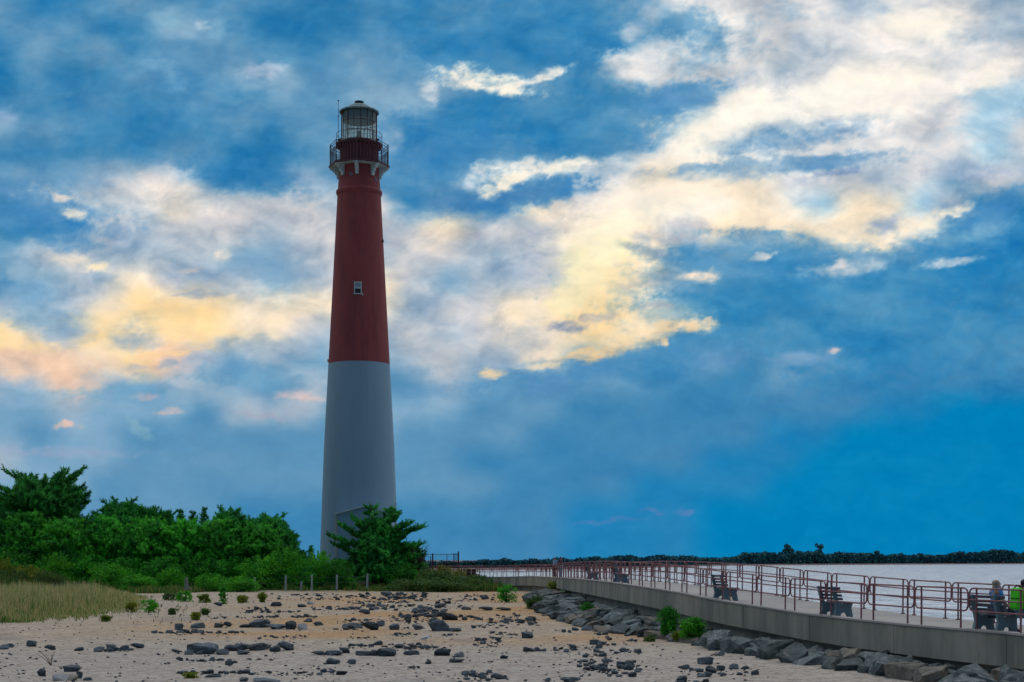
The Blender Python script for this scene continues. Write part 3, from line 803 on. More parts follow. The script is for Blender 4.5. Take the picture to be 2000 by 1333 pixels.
zs = np.linspace(zb, ztop, 22); mb = MB(); mb.lathe([(rad(z) + .004, z) for z in zs], 72)
mb.lathe([(rad(zb) - .2, zb + .001), (rad(zb) + .004, zb + .001)], 72)
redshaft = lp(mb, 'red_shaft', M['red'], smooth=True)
zr = Z(367, 2.4); mb = MB()
mb.lathe([(rad(zr - .35), zr - .42), (rad(zr) + .10, zr - .30), (rad(zr) + .17, zr - .1), (rad(zr) + .17, zr + .12), (rad(zr) + .07, zr + .22), (rad(zr), zr + .34)], 72)
lp(mb, 'moulding_ring', M['red'], smooth=True)
# round vents below the gallery
for (vx, vy) in ((690, 340), (736, 346)):
    z = Z(vy, 2.2); rr = rad(z); ox = (vx - 701.5) / F * 168; a = math.asin(max(-1, min(1, ox / rr)))
    dirv = Vector((math.sin(a), -math.cos(a), 0)); c = Vector((0, 0, z)) + dirv * (rr - .05)
    mb = MB(); mb.tube([c, c + dirv * .12], .17, 14); v = lp(mb, 'vent', M['blind'])
    mb = MB(); mb.tube([c + dirv * .121, c + dirv * .14], .11, 12); lp(mb, 'vent_hole', M['void'], v)
# window
def window(cx, y0, y1, wpx, label=None):
    z0 = Z(y1, 3); z1 = Z(y0, 3); zc = (z0 + z1) / 2; rr = rad(zc); w = wpx / F * 167
    ox = (cx - 701.5) / F * 167; a = math.asin(ox / rr); n = Vector((math.sin(a), -math.cos(a), 0)); ux = Vector((math.cos(a), math.sin(a), 0)); uz = Vector((0, 0, 1))
    slope = (rad(z1) - rad(z0)) / (z1 - z0)
    C = Vector((0, 0, zc)) + n * (rad(z0) + .06)
    h = z1 - z0; t = .10; fr = MB()
    for (x0, x1, a0, a1) in ((-w / 2, w / 2, h / 2 - t, h / 2), (-w / 2 - .05, w / 2 + .05, -h / 2, -h / 2 + t), (-w / 2, -w / 2 + t, -h / 2 + t, h / 2 - t), (w / 2 - t, w / 2, -h / 2 + t, h / 2 - t), (-w / 2 + t, w / 2 - t, -.07, .07)):
        fr.prism([(x0, a0), (x1, a0), (x1, a1), (x0, a1)], C - n * .5, ux, uz, n * .5)
    f = lp(fr, 'window', M['trim'])
    for (a0, a1, mm, nm) in ((.07, h / 2 - t, 'blind', 'upper_pane'), (-h / 2 + t, -.07, 'void', 'lower_pane')):
        p = MB(); p.prism([(-w / 2 + t, a0), (w / 2 - t, a0), (w / 2 - t, a1), (-w / 2 + t, a1)], C - n * .5, ux, uz, n * .44); lp(p, nm, M[mm], f)
window(704.5, 551, 575, 15)
z = Z(576, 3); mb = MB(); c = Vector(((713.5 - 701.5) / F * 167, -rad(z) - .02, z)); mb.tube([c, c + Vector((0, -.14, 0))], .09, 10); lp(mb, 'wall_lamp', M['trim'])
# gallery
gR = 3.42; gzz = Z(313, 3.4); a0 = -PI / 2
mb = MB(); mb.lathe([(2.0, gzz - .02), (gR - .02, gzz - .02), (gR + .02, gzz + .16), (2.0, gzz + .16)], 8, a0=a0); lp(mb, 'gallery_floor', M['trim'])
mb = MB(); mb.lathe([(gR + .03, gzz + .0), (gR + .08, gzz + .10), (gR + .06, gzz + .22), (gR - .1, gzz + .22), (gR - .1, gzz + .165), (2.1, gzz + .165)], 8, a0=a0); lp(mb, 'gallery_edge', M['iron'])
prof = [(0, 0), (.62, 0), (1.28, 0.0), (1.24, -.20), (1.02, -.24), (.98, -.42), (.72, -.50), (.66, -.72), (.50, -.82), (.44, -1.22), (0, -1.22)]
for k in range(8):
    a = a0 + k * PI / 4; n = Vector((math.cos(a), math.sin(a), 0)); t = Vector((-n.y, n.x, 0))
    mb = MB(); mb.prism(prof, n * (2.08) + Vector((0, 0, gzz - .022)) - t * .19, n, (0, 0, 1), t * .38); lp(mb, 'bracket', M['trim'])
# gallery cage
ch = 2.45; gr = gR - .12
corner = [Vector((gr * math.cos(a0 + k * PI / 4), gr * math.sin(a0 + k * PI / 4), gzz + .2)) for k in range(8)]
for k in range(8):
    p, q = corner[k], corner[(k + 1) % 8]; mb = MB()
    mb.tube([p, p + Vector((0, 0, ch))], .055, 6)
    for hh in (.12, 1.45, 1.72, 2.1, ch - .04):
        mb.tube([p + Vector((0, 0, hh)), q + Vector((0, 0, hh))], .03, 5)
    for j in range(1, 13):
        w = p.lerp(q, j / 13); mb.tube([w + Vector((0, 0, .05)), w + Vector((0, 0, 1.72 if j % 3 else ch))], .017, 4)
    lp(mb, 'gallery_railing', M['iron'])
# watch room drum and upper gallery
uz = Z(578, 0) # unused reference
dz0 = gzz + .16; ug = Z(170 + 582 / 5.795, 2.6)
mb = MB(); mb.lathe([(2.12, dz0), (2.12, ug - .75), (2.16, ug - .7), (2.16, ug - .6), (2.3, ug - .45), (2.62, ug - .22), (2.66, ug - .12), (2.66, ug), (1.5, ug)], 48); lp(mb, 'watch_room', M['iron'], smooth=False)
for k in range(36):
    a = 2 * PI * k / 36; mb = MB() if k == 0 else mb
    n = Vector((math.cos(a), math.sin(a), 0)); mb.tube([n * 2.14 + Vector((0, 0, dz0)), n * 2.18 + Vector((0, 0, ug - .6)), n * 2.6 + Vector((0, 0, ug - .28))], .035, 4)
lp(mb, 'watch_room_ribs', M['rust'])
mb = MB()
rw = [(2.58 * math.cos(2 * PI * k / 40), 2.58 * math.sin(2 * PI * k / 40)) for k in range(40)]
mb.tube([(x, y, ug + 1.12) for x, y in rw], .03, 5, closed=True); mb.tube([(x, y, ug + .62) for x, y in rw], .014, 4, closed=True)
for k in range(0, 40, 5): mb.tube([(rw[k][0], rw[k][1], ug), (rw[k][0], rw[k][1], ug + 1.12)], .024, 5)
lp(mb, 'upper_railing', M['iron'])
# lantern
lR = 2.0; lt = Z(300, 2.0) if False else Z(170 + 292 / 5.795, 0)
mb = MB(); mb.lathe([(lR, ug), (lR, ug + .25), (lR - .08, ug + .25), (lR - .08, ug)], 16); lp(mb, 'lantern_sill', M['iron'])
mb = MB(); mb.lathe([(lR - .03, ug + .25), (lR - .03, lt)], 16, a0=PI / 16); lp(mb, 'lantern_glass', M['glass'])
mb = MB()
for k in range(16):
    a = 2 * PI * k / 16 + PI / 16; n = Vector((math.cos(a) * lR, math.sin(a) * lR, 0)); mb.tube([n + Vector((0, 0, ug)), n + Vector((0, 0, lt))], .035 if k % 2 else .05, 5)
for hh in (.33, .66):
    mb.tube([(lR * math.cos(PI / 16 + 2 * PI * k / 16), lR * math.sin(PI / 16 + 2 * PI * k / 16), ug + (lt - ug) * hh) for k in range(16)], .025, 4, closed=True)
for k in (0, 3, 6, 9, 12):
    a = 2 * PI * k / 15; b = a + .5
    mb.tube([(1.6 * math.cos(a), 1.6 * math.sin(a), ug), (1.5 * math.cos(b), 1.5 * math.sin(b), lt - .9)], .03, 4)
lp(mb, 'lantern_frame', M['iron'])
mb = MB(); mb.lathe([(lR - .12, lt - .02), (lR - .12, lt - 1.05), (lR - .16, lt - 1.05), (lR - .16, lt - .02)], 24); lp(mb, 'roof_skirt', M['darkroof'])
mb = MB(); mb.lathe([(.35, ug), (.35, ug + .5), (.28, ug + .55), (.28, ug + 1.1), (.16, ug + 1.2), (.14, ug + 1.55), (.05, ug + 1.6)], 16, cap=True); lp(mb, 'lamp', M['blackiron'])
rt = Z(170 + 240 / 5.795, 2.2)
mb = MB(); eR = 2.28
mb.lathe([(1.7, lt - .02), (eR - .05, lt - .10), (eR, lt - .04), (eR - .02, lt + .08), (2.05, lt + .20), (1.62, lt + .33), (1.46, lt + .36)], 16, a0=PI / 16)
roof = lp(mb, 'roof', M['roof'], smooth=False)
mb = MB(); z0 = lt + .34
mb.lathe([(1.5, z0), (1.43, z0 + .06), (1.22, z0 + .29), (.92, z0 + .47), (.60, z0 + .58), (.5, z0 + .6)], 32); lp(mb, 'roof_dome', M['roof'], roof)
mb = MB(); mb.lathe([(.49, z0 + .54), (.50, z0 + .80), (.55, z0 + .83), (.53, z0 + .90), (.1, z0 + .93)], 20, cap=True); lp(mb, 'roof_vent', M['blackiron'], roof)
mb = MB(); ax = (662 - 701.5) / F * LD; az0 = ug - .1; az1 = Z(170 + 172 / 5.795)
mb.tube([(ax, -.6, az0), (ax, -.6, az1)], .028, 5); mb.tube([(ax - .1, -.6, az1 - .02), (ax + .1, -.6, az1 - .02)], .06, 5); mb.tube([(ax - .12, -.6, az1 - 1.9), (ax + .12, -.6, az1 - 1.7)], .03, 5)
mb.tube([(ax, -.6, az0 + .1), (ax + .35, -.45, az0 + .1)], .03, 5)
lp(mb, 'antenna', M['iron'])
for (qx, qz, s) in ((-2.1, .15, .22), (2.25, .2, .18)):
    mb = MB(); mb.box((qx, -1.3, ug + qz), (s * 1.6, s, s)); mb.tube([(qx, -1.3, ug), (qx, -1.3, ug + .3)], .05, 6); lp(mb, 'floodlight', M['iron'])
# cable boss on the right flank
for (cx, cy) in ((749, 473), (772, 985), (643, 706)):
    z = Z(cy); rr = rad(z) * (1 if cx > 700 else -1); mb = MB(); mb.box((rr * .985, -.5, z), (.28, .2, .3)); lp(mb, 'wall_fitting', M['trim'] if cy > 700 else M['iron'])
# entrance house on the near side
D2 = 163.5; ez = lambda q: EYE + (HY - q) / F * D2 - GZ
ex0 = gx(658.5, D2) - LX; exm = gx(711, D2) - LX; ex1 = gx(763, D2) - LX; yf = D2 - LD; rot = R(-4)
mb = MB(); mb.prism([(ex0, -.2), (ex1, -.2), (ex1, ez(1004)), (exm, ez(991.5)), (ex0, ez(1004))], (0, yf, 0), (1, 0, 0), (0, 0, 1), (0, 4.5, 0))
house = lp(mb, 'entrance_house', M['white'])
mb = MB()
for s_, (xa, za), (xc, zc) in ((0, (ex0 - .25, ez(1005.5)), (exm, ez(990.5))), (1, (exm, ez(990.5)), (ex1 + .25, ez(1005.5)))):
    mb.prism([(xa, za), (xc, zc), (xc, zc + .16), (xa, za + .16)], (0, yf - .22, 0), (1, 0, 0), (0, 0, 1), (0, 4.7, 0))
lp(mb, 'roof_edge', M['trim'], house)
mb = MB(); mb.tube([(ex0 - .1, yf - .08, ez(1004)), (ex0 - .1, yf - .08, 0)], .07, 6); lp(mb, 'downpipe', M['rockbeige'], house)

# ------------------------------------------------------------------ railings
def rail_panel(L, h=1.08):
    r = .024; low = .52; mb = MB(); c = .16; pts = []
    x0, x1 = .03, L - .03
    for (cx, cz, t0) in ((x1 - c, h - c, 90), (x1 - c, low + c, 0), (x0 + c, low + c, -90), (x0 + c, h - c, -180)):
        for k in range(5):
            t = R(t0 - 90 * k / 4); pts.append((cx + c * math.cos(t), 0, cz + c * math.sin(t)))
    mb.tube(pts, r * .9, 6, closed=True); mb.tube([(x0, 0, (h + low) / 2), (x1, 0, (h + low) / 2)], r * .8, 6)
    return mb
PL = 2.62
proto = rail_panel(PL).build('rail_panel', M['rust'])
for x in (.36, PL - .36):
    mb = MB(); mb.tube([(x, 0, 0), (x, 0, 1.10)], .026, 7); mb.tube([(x, 0, 0), (x, 0, .03)], .075, 8); mb.build('post', M['rust'], proto)
def railing(off, s0, s1, label, first):
    rt = thing('railing', at_s((s0 + s1) / 2, off)[0], label, 'railing', 'pipe railings of the walkway')
    n = int((s1 - s0) / PL); used = first
    for k in range(n):
        a = at_s(s0 + k * PL, off)[0]; b = at_s(s0 + (k + 1) * PL, off)[0]
        c = proto if used is False and k == 0 else copy_tree(proto)
        d = b - a; Ls = d.length / PL; ang = math.atan2(d.y, d.x)
        Mx = Matrix.Translation(a) @ Matrix.Rotation(ang, 4, 'Z') @ Matrix(((Ls, 0, 0, 0), (0, 1, 0, 0), (d.z / PL, 0, 1, 0), (0, 0, 0, 1)))
        c.parent = rt
        c.matrix_parent_inverse = Matrix.Identity(4)
        c.location = a - rt.location; c.rotation_euler = (0, -math.atan2(d.z, math.hypot(d.x, d.y)), ang); c.scale = (Ls, 1, 1)
    return rt
sg = s_at_col(1603, 0, 60)
s_start = sg - PL * int((sg - 12) / PL)
railing(.14, s_start, CUM[-1] - 6, 'rusty pipe railing along the near, beach side of the walkway', False)
# the rear gap at column 1624
best = min((abs(1000 + F * at_s(s, WID - .14)[0].x / at_s(s, WID - .14)[0].y - 1624), s) for s in np.arange(30, 70, .1))[1]
railing(WID - .14, best - PL * int((best - 12) / PL), CUM[-1] - 6, 'rusty pipe railing along the far, water side of the walkway', True)

# ------------------------------------------------------------------ benches
def bench():
    t = thing('bench', (0, 0, 0), '', 'bench', 'benches along the walkway')
    side = [(-.34, 0), (-.15, 0), (-.11, .13), (-.02, .18), (.07, .13), (.11, 0), (.28, 0), (.22, .30), (.27, .44), (-.10, .41), (-.19, .48), (-.31, .93), (-.40, .93), (-.28, .40), (-.26, .28)]
    for y in (-.52, .42):
        mb = MB(); mb.prism(side, (0, y, 0), (1, 0, 0), (0, 0, 1), (0, .10, 0)); mb.build('side_frame', M['plastic'], t)
    for k in range(4):
        z = .53 + k * .105; x = -.185 - (z - .48) * .27
        mb = MB(); mb.prism([(x, z), (x + .035, z + .008), (x + .012, z + .075), (x - .022, z + .067)], (0, -.76, 0), (1, 0, 0), (0, 0, 1), (0, 1.52, 0)); mb.build('back_slat', M['slat'], t)
    for k in range(3):
        mb = MB(); mb.box((-.08 + k * .13, 0, .445 + k * .006), (.115, 1.52, .035)); mb.build('seat_slat', M['slat'], t)
    return t
b0 = bench()
BS = [(1420, 'bench behind the railing, second nearest the two seated people'), (1634, 'empty bench behind the railing nearest the two seated people'),
      (1214, 'bench on the hump of the walkway, third nearest the seated people'), (1158, 'most distant bench, beside the couple end of the walkway'), (1945, 'bench under the person in a blue shirt, near right end of the walkway')]
BS[0] = (1418, 'empty bench behind the railing, second from the seated people')
BP = []
for i, (c, lab) in enumerate(BS):
    o = b0 if i == 0 else copy_tree(b0)
    s = s_at_col(c, 5, 110, .55)
    p, d, nr = at_s(s, .55)
    o.location = p; o.rotation_euler = (0, 0, math.atan2(nr.y, nr.x)); o['label'] = lab; BP.append((p, d, nr, s))

# ------------------------------------------------------------------ people
def skinned(name, V, E, Rr, m, parent, root=0, sub=2):
    me = bpy.data.meshes.new(name); me.from_pydata([tuple(v) for v in V], E, []); me.update()
    o = bpy.data.objects.new(name, me); COL.objects.link(o); o.parent = parent
    md = o.modifiers.new('skin', 'SKIN'); md.use_smooth_shade = True
    for i, sv in enumerate(me.skin_vertices[0].data):
        sv.radius = Rr[i] if isinstance(Rr[i], (tuple, list)) else (Rr[i], Rr[i]); sv.use_root = (i == root)
    ss = o.modifiers.new('sub', 'SUBSURF'); ss.levels = sub; ss.render_levels = sub
    me.materials.append(m)
    return o
def person(loc, rz, label, pose, shirt, trousers, hair, longhair=False, scale=1.0, group=None, pack=None):
    t = thing('person', loc, label, 'person', group, rz)     # faces local +x
    t.scale = (scale,) * 3
    if pose == 'sit':
        J = dict(pel=(0, 0, .53), ab=(.02, 0, .70), ch=(.0, 0, .90), nk=(.02, 0, 1.08), hd=(.03, 0, 1.17), tp=(.03, 0, 1.24))
        for s, n in ((1, 'l'), (-1, 'r')):
            J['sh' + n] = (0, .17 * s, 1.02); J['el' + n] = (.06, .25 * s, .78); J['wr' + n] = (.26, .16 * s, .64)
            J['hp' + n] = (.02, .09 * s, .51); J['kn' + n] = (.42, .12 * s, .52); J['an' + n] = (.45, .12 * s, .10); J['to' + n] = (.60, .13 * s, .04)
    else:
        J = dict(pel=(0, 0, .92), ab=(.0, 0, 1.08), ch=(.0, 0, 1.28), nk=(.0, 0, 1.46), hd=(.02, 0, 1.56), tp=(.02, 0, 1.63))
        for s, n in ((1, 'l'), (-1, 'r')):
            J['sh' + n] = (0, .17 * s, 1.40); J['el' + n] = (-.03, .23 * s, 1.12); J['wr' + n] = (.08, .22 * s, .88)
            J['hp' + n] = (0, .09 * s, .90); J['kn' + n] = (.03, .10 * s, .50); J['an' + n] = (-.02, .11 * s, .09); J['to' + n] = (.14, .13 * s, .035)
    names = list(J); idx = {n: i for i, n in enumerate(names)}
    rr = dict(pel=.135, ab=.125, ch=.135, nk=.055, hd=.085, tp=.055, sh=.072, el=.042, wr=.03, hp=.09, kn=.06, an=.04, to=.03)
    V = [Vector(J[n]) for n in names]; Rr = [rr.get(n, rr.get(n[:2])) for n in names]
    E = [('pel', 'ab'), ('ab', 'ch'), ('ch', 'nk'), ('nk', 'hd'), ('hd', 'tp')]
    for n in 'lr': E += [('ch', 'sh' + n), ('sh' + n, 'el' + n), ('el' + n, 'wr' + n), ('pel', 'hp' + n), ('hp' + n, 'kn' + n), ('kn' + n, 'an' + n), ('an' + n, 'to' + n)]
    E = [(idx[a], idx[b]) for a, b in E]
    # nose, ears, fingers
    hd = Vector(J['hd'])
    for dv, r in (((.098, 0, .0), .014), ((.0, .085, .0), .016), ((.0, -.085, .0), .016)):
        V.append(hd + Vector(dv)); Rr.append(r); E.append((idx['hd'], len(V) - 1))
    for n, s in (('l', 1), ('r', -1)):
        w = Vector(J['wr' + n]); f = (w - Vector(J['el' + n])).normalized(); sd = Vector((0, 1, 0))
        V.append(w + f * .07); Rr.append((.032, .018)); pm = len(V) - 1; E.append((idx['wr' + n], pm))
        for k, L in enumerate((.065, .08, .075, .06)):
            b = V[pm] + sd * (k - 1.5) * .019
            V.append(b + f * L * .55); Rr.append(.009); V.append(b + f * L - Vector((0, 0, .012))); Rr.append(.008)
            E += [(pm, len(V) - 2), (len(V) - 2, len(V) - 1)]
        V.append(w + f * .05 - sd * s * .045); Rr.append(.011); E.append((pm, len(V) - 1))
    skinned('body', V, E, Rr, M['skin'], t)
    def sub(nm, keys, edges, infl, m, sub_=2):
        ix = {k: i for i, k in enumerate(keys)}
        P = [Vector(J[k]) for k in keys]; q = []
        for k in keys:
            r = rr.get(k, rr.get(k[:2])); q.append(tuple(x + infl for x in r) if isinstance(r, tuple) else r + infl)
        return skinned(nm, P, [(ix[a], ix[b]) for a, b in edges], q, m, t)
    J['slv_l'] = tuple(Vector(J['shl']).lerp(Vector(J['ell']), .75)); J['slv_r'] = tuple(Vector(J['shr']).lerp(Vector(J['elr']), .75)); rr['slv_l'] = rr['slv_r'] = .048
    J['hem'] = tuple(Vector(J['pel']) + Vector((0, 0, .0))); rr['hem'] = .14
    J['col'] = tuple(Vector(J['nk']).lerp(Vector(J['ch']), .35)); rr['col'] = .06
    sub('shirt', ['hem', 'ab', 'ch', 'col', 'shl', 'slv_l', 'shr', 'slv_r'], [('hem', 'ab'), ('ab', 'ch'), ('ch', 'col'), ('ch', 'shl'), ('shl', 'slv_l'), ('ch', 'shr'), ('shr', 'slv_r')], .022, shirt)
    sub('trousers', ['pel', 'hpl', 'knl', 'anl', 'hpr', 'knr', 'anr'], [('pel', 'hpl'), ('hpl', 'knl'), ('knl', 'anl'), ('pel', 'hpr'), ('hpr', 'knr'), ('knr', 'anr')], .016, trousers)
    for n in 'lr':
        a, b = Vector(J['an' + n]), Vector(J['to' + n]); skinned('shoe', [a - Vector((.04, 0, .035)), b], [(0, 1)], [.05, .042], M['dark'], t)
    mb = MB()
    def ell(c, r, n=14):
        pr = [(math.sin(PI * k / 9), -math.cos(PI * k / 9)) for k in range(10)]; b0_ = len(mb.v); mb.lathe(pr, n)
        for q_ in range(b0_, len(mb.v)): v_ = mb.v[q_]; mb.v[q_] = (c.x + v_[0] * r[0], c.y + v_[1] * r[1], c.z + v_[2] * r[2])
    ell(hd + Vector((-.022, 0, .035)), (.100, .088, .092))
    if longhair: ell(hd + Vector((-.055, 0, -.06)), (.055, .075, .12))
    mb.build('hair', hair, t, True)
    for s in (1, -1):
        mb = MB(); c = hd + Vector((.082, .032 * s, .022)); mb.tube([c, c + Vector((.012, 0, 0))], .011, 8); mb.build('eye', M['void'], t)
    return t
p, d, nr, s = BP[4]
rzb = math.atan2(nr.y, nr.x)
q = at_s(s_at_col(1946, 5, 60, .62), .62)[0]
person((q.x, q.y, q.z), rzb - .1, 'person in a blue shirt seated on the bench, seen from behind', 'sit', M['blue'], M['navy'], M['hairg'], True)
# bag
q = at_s(s_at_col(2001, 5, 60, .66), .66)[0]
gp = person((q.x, q.y, q.z + .03), rzb + .15, 'person in a lime green top seated at the right edge of the picture', 'sit', M['limey'], M['jeans'], M['hairk'])
bp = thing('backpack', (q.x, q.y, q.z), 'lime green backpack on the back of the rightmost seated person', 'backpack', rz=rzb + .15)
mb = MB(); mb.box((-.235, .0, .86), (.15, .34, .52), taper=.92)
o = mb.build('bag', M['lime'], bp); bv = o.modifiers.new('bevel', 'BEVEL'); bv.width = .05; bv.segments = 3
mb = MB(); mb.box((-.318, .0, .74), (.05, .24, .20)); o = mb.build('pocket', M['lime'], bp); bv = o.modifiers.new('bevel', 'BEVEL'); bv.width = .02; bv.segments = 2
mb = MB(); mb.tube([(-.31, -.17, .87), (-.33, 0, .86), (-.31, .17, .87)], .012, 5); mb.tube([(-.24, -.1, 1.1), (-.12, -.12, 1.17), (.02, -.12, 1.13)], .02, 5); mb.tube([(-.24, .1, 1.1), (-.12, .12, 1.17), (.02, .12, 1.13)], .02, 5)
mb.build('strap', M['dark'], bp)
# the distant couple
sC = s_at_col(1086, 60, 125, .8)
q, dd, nn = at_s(sC, .7); person(tuple(q), math.atan2(-nn.y, -nn.x) + .6, 'distant standing person in a pale blue top at the far bend of the walkway', 'stand', M['paleblue'], M['dark'], M['hairk'], True, .98)
q, dd, nn = at_s(sC - 1.6, 1.0); person(tuple(q), math.atan2(nn.y, nn.x) - .5, 'distant standing person in dark clothes beside the one in pale blue', 'stand', M['purple'], M['paleblue'], M['hairk'], False, 1.0)

# ------------------------------------------------------------------ far end of the walkway: enclosure and signs
for c, lab in ((915.5, 'left one of the pair of dark square boards on the far railing'), (925.5, 'right one of the pair of dark square boards on the far railing')):
    D = 142.5; x = gx(c, D); t = thing('sign_board', (x, D, gz(1129, D)), lab, 'sign', 'pair of dark boards')
    mb = MB(); mb.box((0, 0, .52), (.42, .04, .60)); mb.build('board', M['sign'], t)
    mb = MB(); mb.tube([(0, .05, 0), (0, .05, .7)], .025, 6); mb.build('post', M['blackiron'], t)
D = 151.0; zd = 2.2
enc = thing('enclosure', (gx(862, D), D, zd), 'tall wire mesh enclosure on the far platform, beyond the pine', 'enclosure'); ox = enc.location.x
def ep(c, y=0.0, q=None): return Vector((gx(c, D + y) - ox, y, 0))
tops = [(827, 1084), (845, 1081.5), (873, 1083), (886, 1081), (895.5, 1077.5)]
for c, q in tops:
    mb = MB(); h = gz(q, D) - zd; mb.tube([ep(c), ep(c) + Vector((0, 0, h))], .07 if c > 890 or c == 845 else .035, 6); mb.build('post', M['iron'], enc)
mb = MB(); mb.tube([ep(c) + Vector((0, 0, gz(1083, D) - zd)) for c in (827, 896)], .035, 5); mb.tube([ep(c) + Vector((0, 0, gz(1108, D) - zd)) for c in (827, 925)], .04, 5)
mb.tube([ep(896) + Vector((0, 0, gz(1106, D) - zd)), Vector((gx(945, D + 3) - ox, 3, gz(1106, D + 3) - zd))], .04, 5); mb.build('top_rail', M['iron'], enc)
mb = MB()
for c in np.arange(886.5, 895.5, .9): mb.tube([ep(c), ep(c) + Vector((0, 0, gz(1081, D) - zd))], .012, 3)
for c in np.arange(828, 886, 3.2): mb.tube([ep(c), ep(c) + Vector((0, 0, gz(1084, D) - zd))], .006, 3)
for q in np.arange(1083, 1108, 2.2): mb.tube([ep(827) + Vector((0, 0, gz(q, D) - zd)), ep(895) + Vector((0, 0, gz(q, D) - zd))], .006, 3)
mb.build('wire_mesh', M['blackiron'], enc)
mb = MB(); a = gz(1088, D - .2) - zd
mb.tube([ep(829, -.2), ep(829, -.2) + Vector((0, 0, a)), ep(841, -.2) + Vector((0, 0, a)), ep(841, -.2)], .05, 5); mb.build('gate_frame', M['purple'], enc)
cab = thing('cabinet', (gx(866, D + 1.2), D + 1.2, zd), 'dark flat-topped cabinet inside the wire mesh enclosure', 'cabinet')
mb = MB(); mb.box((0, 0, .62), (1.2, .7, 1.24)); mb.build('case', M['sign'], cab); mb = MB(); mb.box((0, 0, 1.27), (1.35, .8, .06)); mb.build('lid', M['blackiron'], cab)

# ------------------------------------------------------------------ trees
rg = np.random.default_rng(11)
def base_loc(c, D): return (gx(c, D), D, SAND - .05)
def hgt(top, D): return gz(top, D) - SAND
# the pine in front of the tower: two leaders and long limbs reaching to the right
D = 147.0
MP = pine('pine_tree', hgt(984, D), 8.0, np.random.default_rng(3), M['pinedark'], 'cone', 2100, 13, 1.0, 'dark broad pine with two tips standing in front of the lighthouse base', None, base_loc(738, D), leaders=((-.75, 0, 1.0), (1.35, .3, .97)), bare=.08)
r3 = np.random.default_rng(4); tb = MB(); fg = []
for (c0, y0, c1, y1, nf) in ((745, 1050, 826, 1029, 9), (745, 1040, 802, 1022, 7), (750, 1068, 800, 1036, 7), (740, 1085, 822, 1062, 9), (735, 1075, 642, 1046, 8), (735, 1095, 650, 1062, 8), (745, 1105, 826, 1085, 9), (735, 1115, 655, 1098, 9), (745, 1125, 822, 1105, 9),
                             (740, 1030, 778, 1003, 6), (735, 1060, 660, 1024, 7), (735, 1050, 690, 1010, 6), (735, 1110, 800, 1122, 8), (735, 1112, 668, 1122, 8)):
    for dyy in (0, 0.7, -.7):
        a = Vector((gx(c0, D) - MP.location.x, dyy * .4, gz(y0, D) - SAND)); b = Vector((gx(c1, D) - MP.location.x, dyy * 1.6, gz(y1, D) - SAND)); b = a.lerp(b, 1 if dyy == 0 else .86)
        m_ = a.lerp(b, .55) - Vector((0, 0, .25)); tb.tube([a, m_, b], [.07, .05, .02], 5, cap=False)
        for k in range(nf * 3):
            u = .30 + .7 * k / (nf * 3 - 1); pt = a.lerp(m_, u / .55) if u < .55 else m_.lerp(b, (u - .55) / .45)
            dv = (b - a).normalized()
            for z in range(2): fg.append((tuple(pt + Vector((r3.uniform(-.15, .15), r3.uniform(-.2, .2), r3.uniform(-.25, .25) * (1.15 - u)))), (dv.x * .6 + r3.uniform(-.5, .5), r3.uniform(-.8, .8), .55 + r3.uniform(-.3, .6)), .55 * r3.uniform(.5, 1.3), .19))
lb = tb.build('limb', M['bark'], MP); V, Fc = needles(fg, r3, 24); npmesh('limb_needles', V, Fc, M['pinedark'], MP, k=3)

